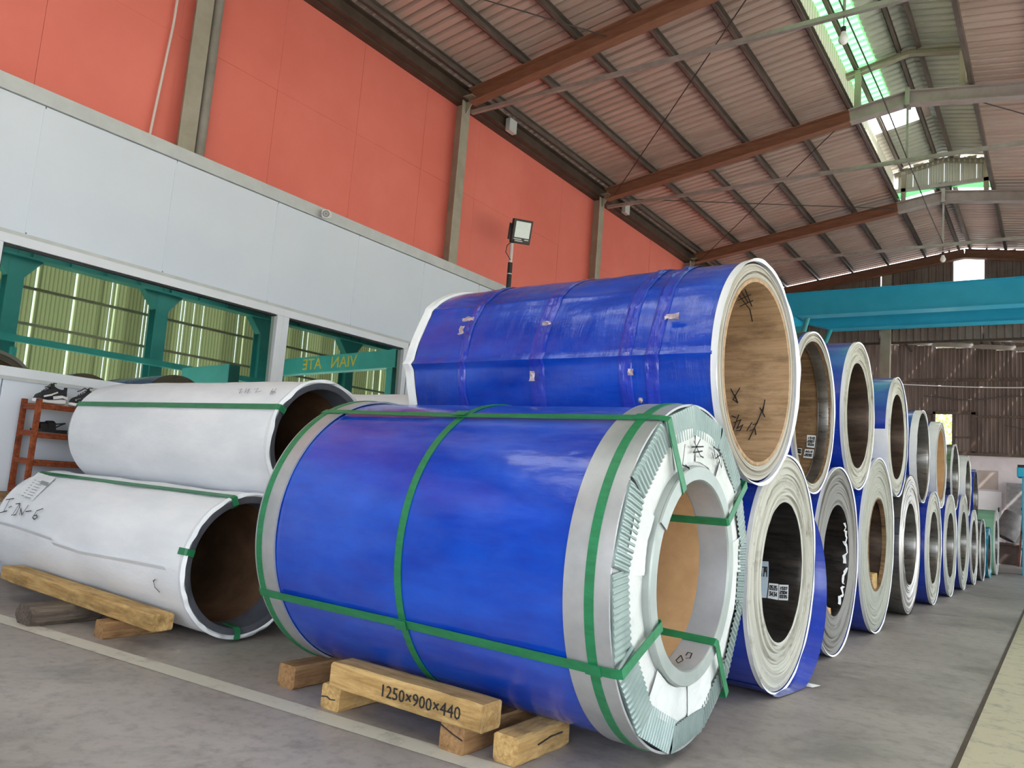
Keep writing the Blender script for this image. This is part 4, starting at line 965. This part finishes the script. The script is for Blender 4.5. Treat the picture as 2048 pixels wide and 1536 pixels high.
part('bracket', MB().bar((0, 0, 1.0), (-.0, .02, 1.06), .04, .02).bar((-.02, -.06, 1.05), (.0, -.06, 1.28), .012, .04, (0, 1, 0)), BLACKPL, fd_)
part('lamp_cord', MB().tube([(.03, .0, 1.05), (-.02, -.08, .95), (-.02, -.10, .85), (.02, -.03, .75)], .006, 6), BLACKPL, fd_, True)
def bulb(label, x, y, ztop, zb):
    r_ = thing('light_bulb', label, 'bulb', (x, y, zb)); part('glass', MB().lathe([(-.02, .0), (-.015, .018), (.0, .038), (.03, .05), (.06, .046), (.09, .03), (.12, .022)], 20), BULBG, r_, True, rot=(0, -PI/2, 0))
    part('socket', MB().tube([(0, 0, .11), (0, 0, .17)], .024, 12), BLACKPL, r_, True); part('cord', MB().tube([(0, 0, .17), (0, 0, ztop-zb)], .005, 6), WIRE, r_, True)
bulb('white light bulb hanging under the nearer tie bar below the ridge', RX, 7.73, 5.905, 5.62)
bulb('white light bulb hanging from the farthest tie bar before the gable', RX, 15.79, 5.905, 5.62)
tag(part('lighting_cable', MB().tube([(RX-.05, Y0, 6.6), (RX-.02, 5.5, 6.0), (RX, 7.7, 5.96), (RX+.03, 9.7, 5.93), (RX, 11.65, 5.97), (RX, 13.7, 5.94), (RX, 15.78, 5.96)], .009, 6), WIRE, None, True), 'thin dark lighting cable strung along the ridge over the tie bars', 'cable')
tag(part('hanging_cable', MB().tube([(-4.6, YB-.2, 4.78)] + [(-3.5 + 5*k/10, YB-.2, 4.72 - .1*math.sin(PI*k/10) + .02*k/10) for k in range(11)], .016, 6), WIREW, None, True), 'pale cable strung straight across the dark rear wall', 'cable')
tag(part('hanging_cable', MB().tube([(-3.3 + 4.6*k/14, YB-.16, 4.40 - .12*math.sin(PI*k/7)**2) for k in range(15)], .018, 6), WIRE, None, True), 'dark sagging cable below the pale cable on the rear wall', 'cable')
tag(part('hanging_cable', MB().tube([(-1.3 + 3*k/10, YB-.14, 3.60 - .25*math.sin(PI*k/10)) for k in range(11)], .012, 6), WIRE, None, True), 'dark cable drooping right of the rear window', 'cable')

# ---- teal gantry crane at the far end
cr = thing('gantry_crane', 'teal double-girder crane spanning the hall in front of the gable', 'crane', (-5.1, 18.0, 0))
def girder(y0_, y1_, zt, zb_, xl, xr, taper):
    P = [(xl, zt), (xr, zt), (xr, zb_), (xl+taper, zb_), (xl, zb_+.12*taper/.4)]
    return MB().add([(x_, yy, zz) for yy in (y0_, y1_) for x_, zz in P], [(4, 3, 2, 1, 0), (5, 6, 7, 8, 9)] + [(i, (i+1) % 5, 5+(i+1) % 5, 5+i) for i in range(5)])
ox = 5.1
part('girder', girder(-.14, .14, 5.76, 5.24, -5.35+ox, 4.25+ox, .45), TEAL, cr)
part('girder_flange', MB().box(-4.9+ox, 4.25+ox, -.18, .18, 5.225, 5.245).box(-5.3+ox, 4.25+ox, -.18, .18, 5.755, 5.775), TEAL, cr)
part('girder', girder(1.30, 1.58, 5.70, 5.22, -5.35+ox, 4.25+ox, .8), TEAL, cr)
part('girder_flange', MB().box(-4.6+ox, 4.25+ox, 1.26, 1.62, 5.205, 5.225), TEAL, cr)
part('end_carriage', MB().box(-5.42+ox, -5.2+ox, -.5, 1.72, 5.15, 5.42), TEAL, cr)
part('leg', MB().box(-5.36+ox, -5.2+ox, .55, .71, .0, 5.2), TEALG, cr)
part('leg', MB().box(4.05+ox, 4.25+ox, .4, .8, 0, 5.25), TEALG, cr)
part('brace', MB().tube([(-4.75+ox, .1, 5.24), (-5.0+ox, .35, 4.55), (-5.25+ox, .6, 3.6)], .055, 10), TEALG, cr, True)
part('brace', MB().tube([(-4.55+ox, 1.4, 5.22), (-4.75+ox, 1.2, 4.5), (-5.2+ox, .7, 3.4)], .055, 10), TEALG, cr, True)
part('bracket', MB().add([(-5.2+ox, .6, 5.15), (-4.9+ox, .6, 5.15), (-5.2+ox, .6, 4.85), (-5.2+ox, .66, 5.15), (-4.9+ox, .66, 5.15), (-5.2+ox, .66, 4.85)], [(0, 2, 1), (3, 4, 5), (0, 1, 4, 3), (1, 2, 5, 4), (2, 0, 3, 5)]), TEALG, cr)
# machines reflected in the office glass
def sign_girder(label, x0_, x1_, y_, z0_, z1_, txt, n_):
    g = thing('machine_girder', label, 'girder', (x0_, y_, 0)); L_ = x1_ - x0_
    part('beam', MB().box(0, L_, 0, .25, z0_, z1_), TEALG, g, bevel=.01)
    part('leg', MB().box(.1, .3, .02, .22, 0, z0_), TEALG, g); part('leg', MB().box(L_-.3, L_-.1, .02, .22, 0, z0_), TEALG, g)
    if txt: part('lettering', text_mesh(txt, (z1_-z0_)*.95, YELLOW), YELLOW, g, loc=(L_*.5, -.004, (z0_+z1_)/2), rot=(PI/2, 0, 0), label='yellow capital letters')
sign_girder('teal girder with yellow capital letters, mirrored in the second office window', -.15, 4.55, 13.5, 3.70, 4.14, 'VIAN   ATE', 1)
sign_girder('shorter teal girder mirrored low in the first office window', -.1, 1.5, 9.0, 2.60, 3.02, '', 1)
# machine and scrap at the right rear
mc = thing('teal_machine', 'teal machine post with black top bracket before the rear wall', 'machine', (-.56, 17.62, 0))
part('column', MB().box(-.06, .7, 0, .5, 0, 1.82), TEAL, mc, bevel=.01); part('cap', MB().box(-.14, .75, -.05, .55, 1.82, 2.0), TEAL, mc, bevel=.02)
part('top_plate', MB().box(-.13, .75, -.04, .54, 2.0, 2.05), BLACKPL, mc); part('bracket', MB().box(-.20, -.06, .02, .2, 1.50, 1.74), BLACKPL, mc, bevel=.02, rot=(0, .15, 0))
for z_ in (.45, .75, 1.2): part('hinge', MB().box(-.075, -.06, .1, .4, z_, z_+.05), BLACKPL, mc)
dr = thing('scrap_drum', 'grey tilted metal drum beside the teal machine', 'drum', (-1.0, 21.6, .86), 0)
part('shell', MB().lathe([(-.3, .0), (-.3, .24), (-.28, .25), (.28, .25), (.3, .24), (.3, .2), (.1, .19)], 28), JUNK, dr, True, rot=(.0, -1.1, .4))
bx = thing('scrap_crate', 'dark rusty low crate under the grey tilted drum', 'crate', (-.95, 21.6, 0))
part('tub', MB().box(-.35, .35, -.3, .3, .0, .42).box(-.38, .38, -.33, .33, .42, .47), M('dark_rust', (.06, .04, .035), (.12, .08, .07), 5, .8), bx, bevel=.01)
tag(part('leaning_board', MB().bar((-.95, 24.9, 0), (-.95, 25.35, 2.0), .6, .03, (0, -1, .2)), JUNK), 'grey-brown board leaning on the rear wall by the door', 'board')
for k in range(3): tag(part('steel_bar', MB().bar((-.80 + .07*k, 21.0 - .1*k, .0), (-.72 + .07*k, 21.25 - .1*k, 1.15), .045, .045), BORESIL), ('leftmost', 'middle', 'rightmost')[k] + ' of three bright upright bars leaning beside the teal machine', 'bar', 'bright bars beside the teal machine')
tag(part('rust_beam', MB().box(-1.9, -.93, 22.55, 22.75, 0, .13).mesh('rust_beam', RUSTB, bevel=.008), RUSTB), 'short rust-red beam lying on the floor at the row end', 'beam')
tag(part('rust_beam', MB().box(-1.6, .6, 24.1, 24.3, 0, .12).mesh('rust_beam', TIMBERD, bevel=.008), TIMBERD), 'long brown beam on the floor below the rear door', 'beam')
tag(part('paper_scrap', MB().add([(-1.22, 4.66, .003), (-1.13, 4.64, .004), (-1.10, 4.70, .012), (-1.20, 4.72, .003), (-1.16, 4.68, .016)], [(0, 1, 4), (1, 2, 4), (2, 3, 4), (3, 0, 4)]), LITTER), 'tiny white paper scrap on the floor by the first floor coil', 'scrap')
# tree outside the rear window
tr = thing('outside_tree', 'yellow-green leafy tree outside the open rear window', 'tree', (-2.6, 29.0, -.2))
part('trunk', MB().tube([(0, 0, 0), (.1, 0, 2), (0, .1, 4)], [.16, .12, .06], 8), BARK, tr, True)
mb = MB(); rnd = random.Random(8)
for k in range(1500):
    c_ = Vector((rnd.gauss(0, 1), rnd.gauss(0, .8), rnd.gauss(0, 1.1))) + Vector((0, 0, 4.2)); u_ = Vector((rnd.uniform(-1, 1), rnd.uniform(-1, 1), rnd.uniform(-1, 1))).normalized()*.09; v_ = u_.orthogonal().normalized()*.05
    mb.add([c_-u_, c_+v_, c_+u_, c_-v_], [(0, 1, 2, 3)])
o = part('foliage', mb, LEAF, tr, fix=False); o['kind'] = 'stuff'
portal('front_portal', (.8, Y0-.05, 1.6), (PI/2, 0, 0), 6.9, 3.2)
portal('roof_portal', (2.6, 4.3, 6.75), (0, math.atan(.145), 0), 3.1, 15.2)
portal('side_portal', (XR+.05, (Y0+Y1)/2, 1.3), (0, PI/2, 0), 2.6, Y1-Y0)
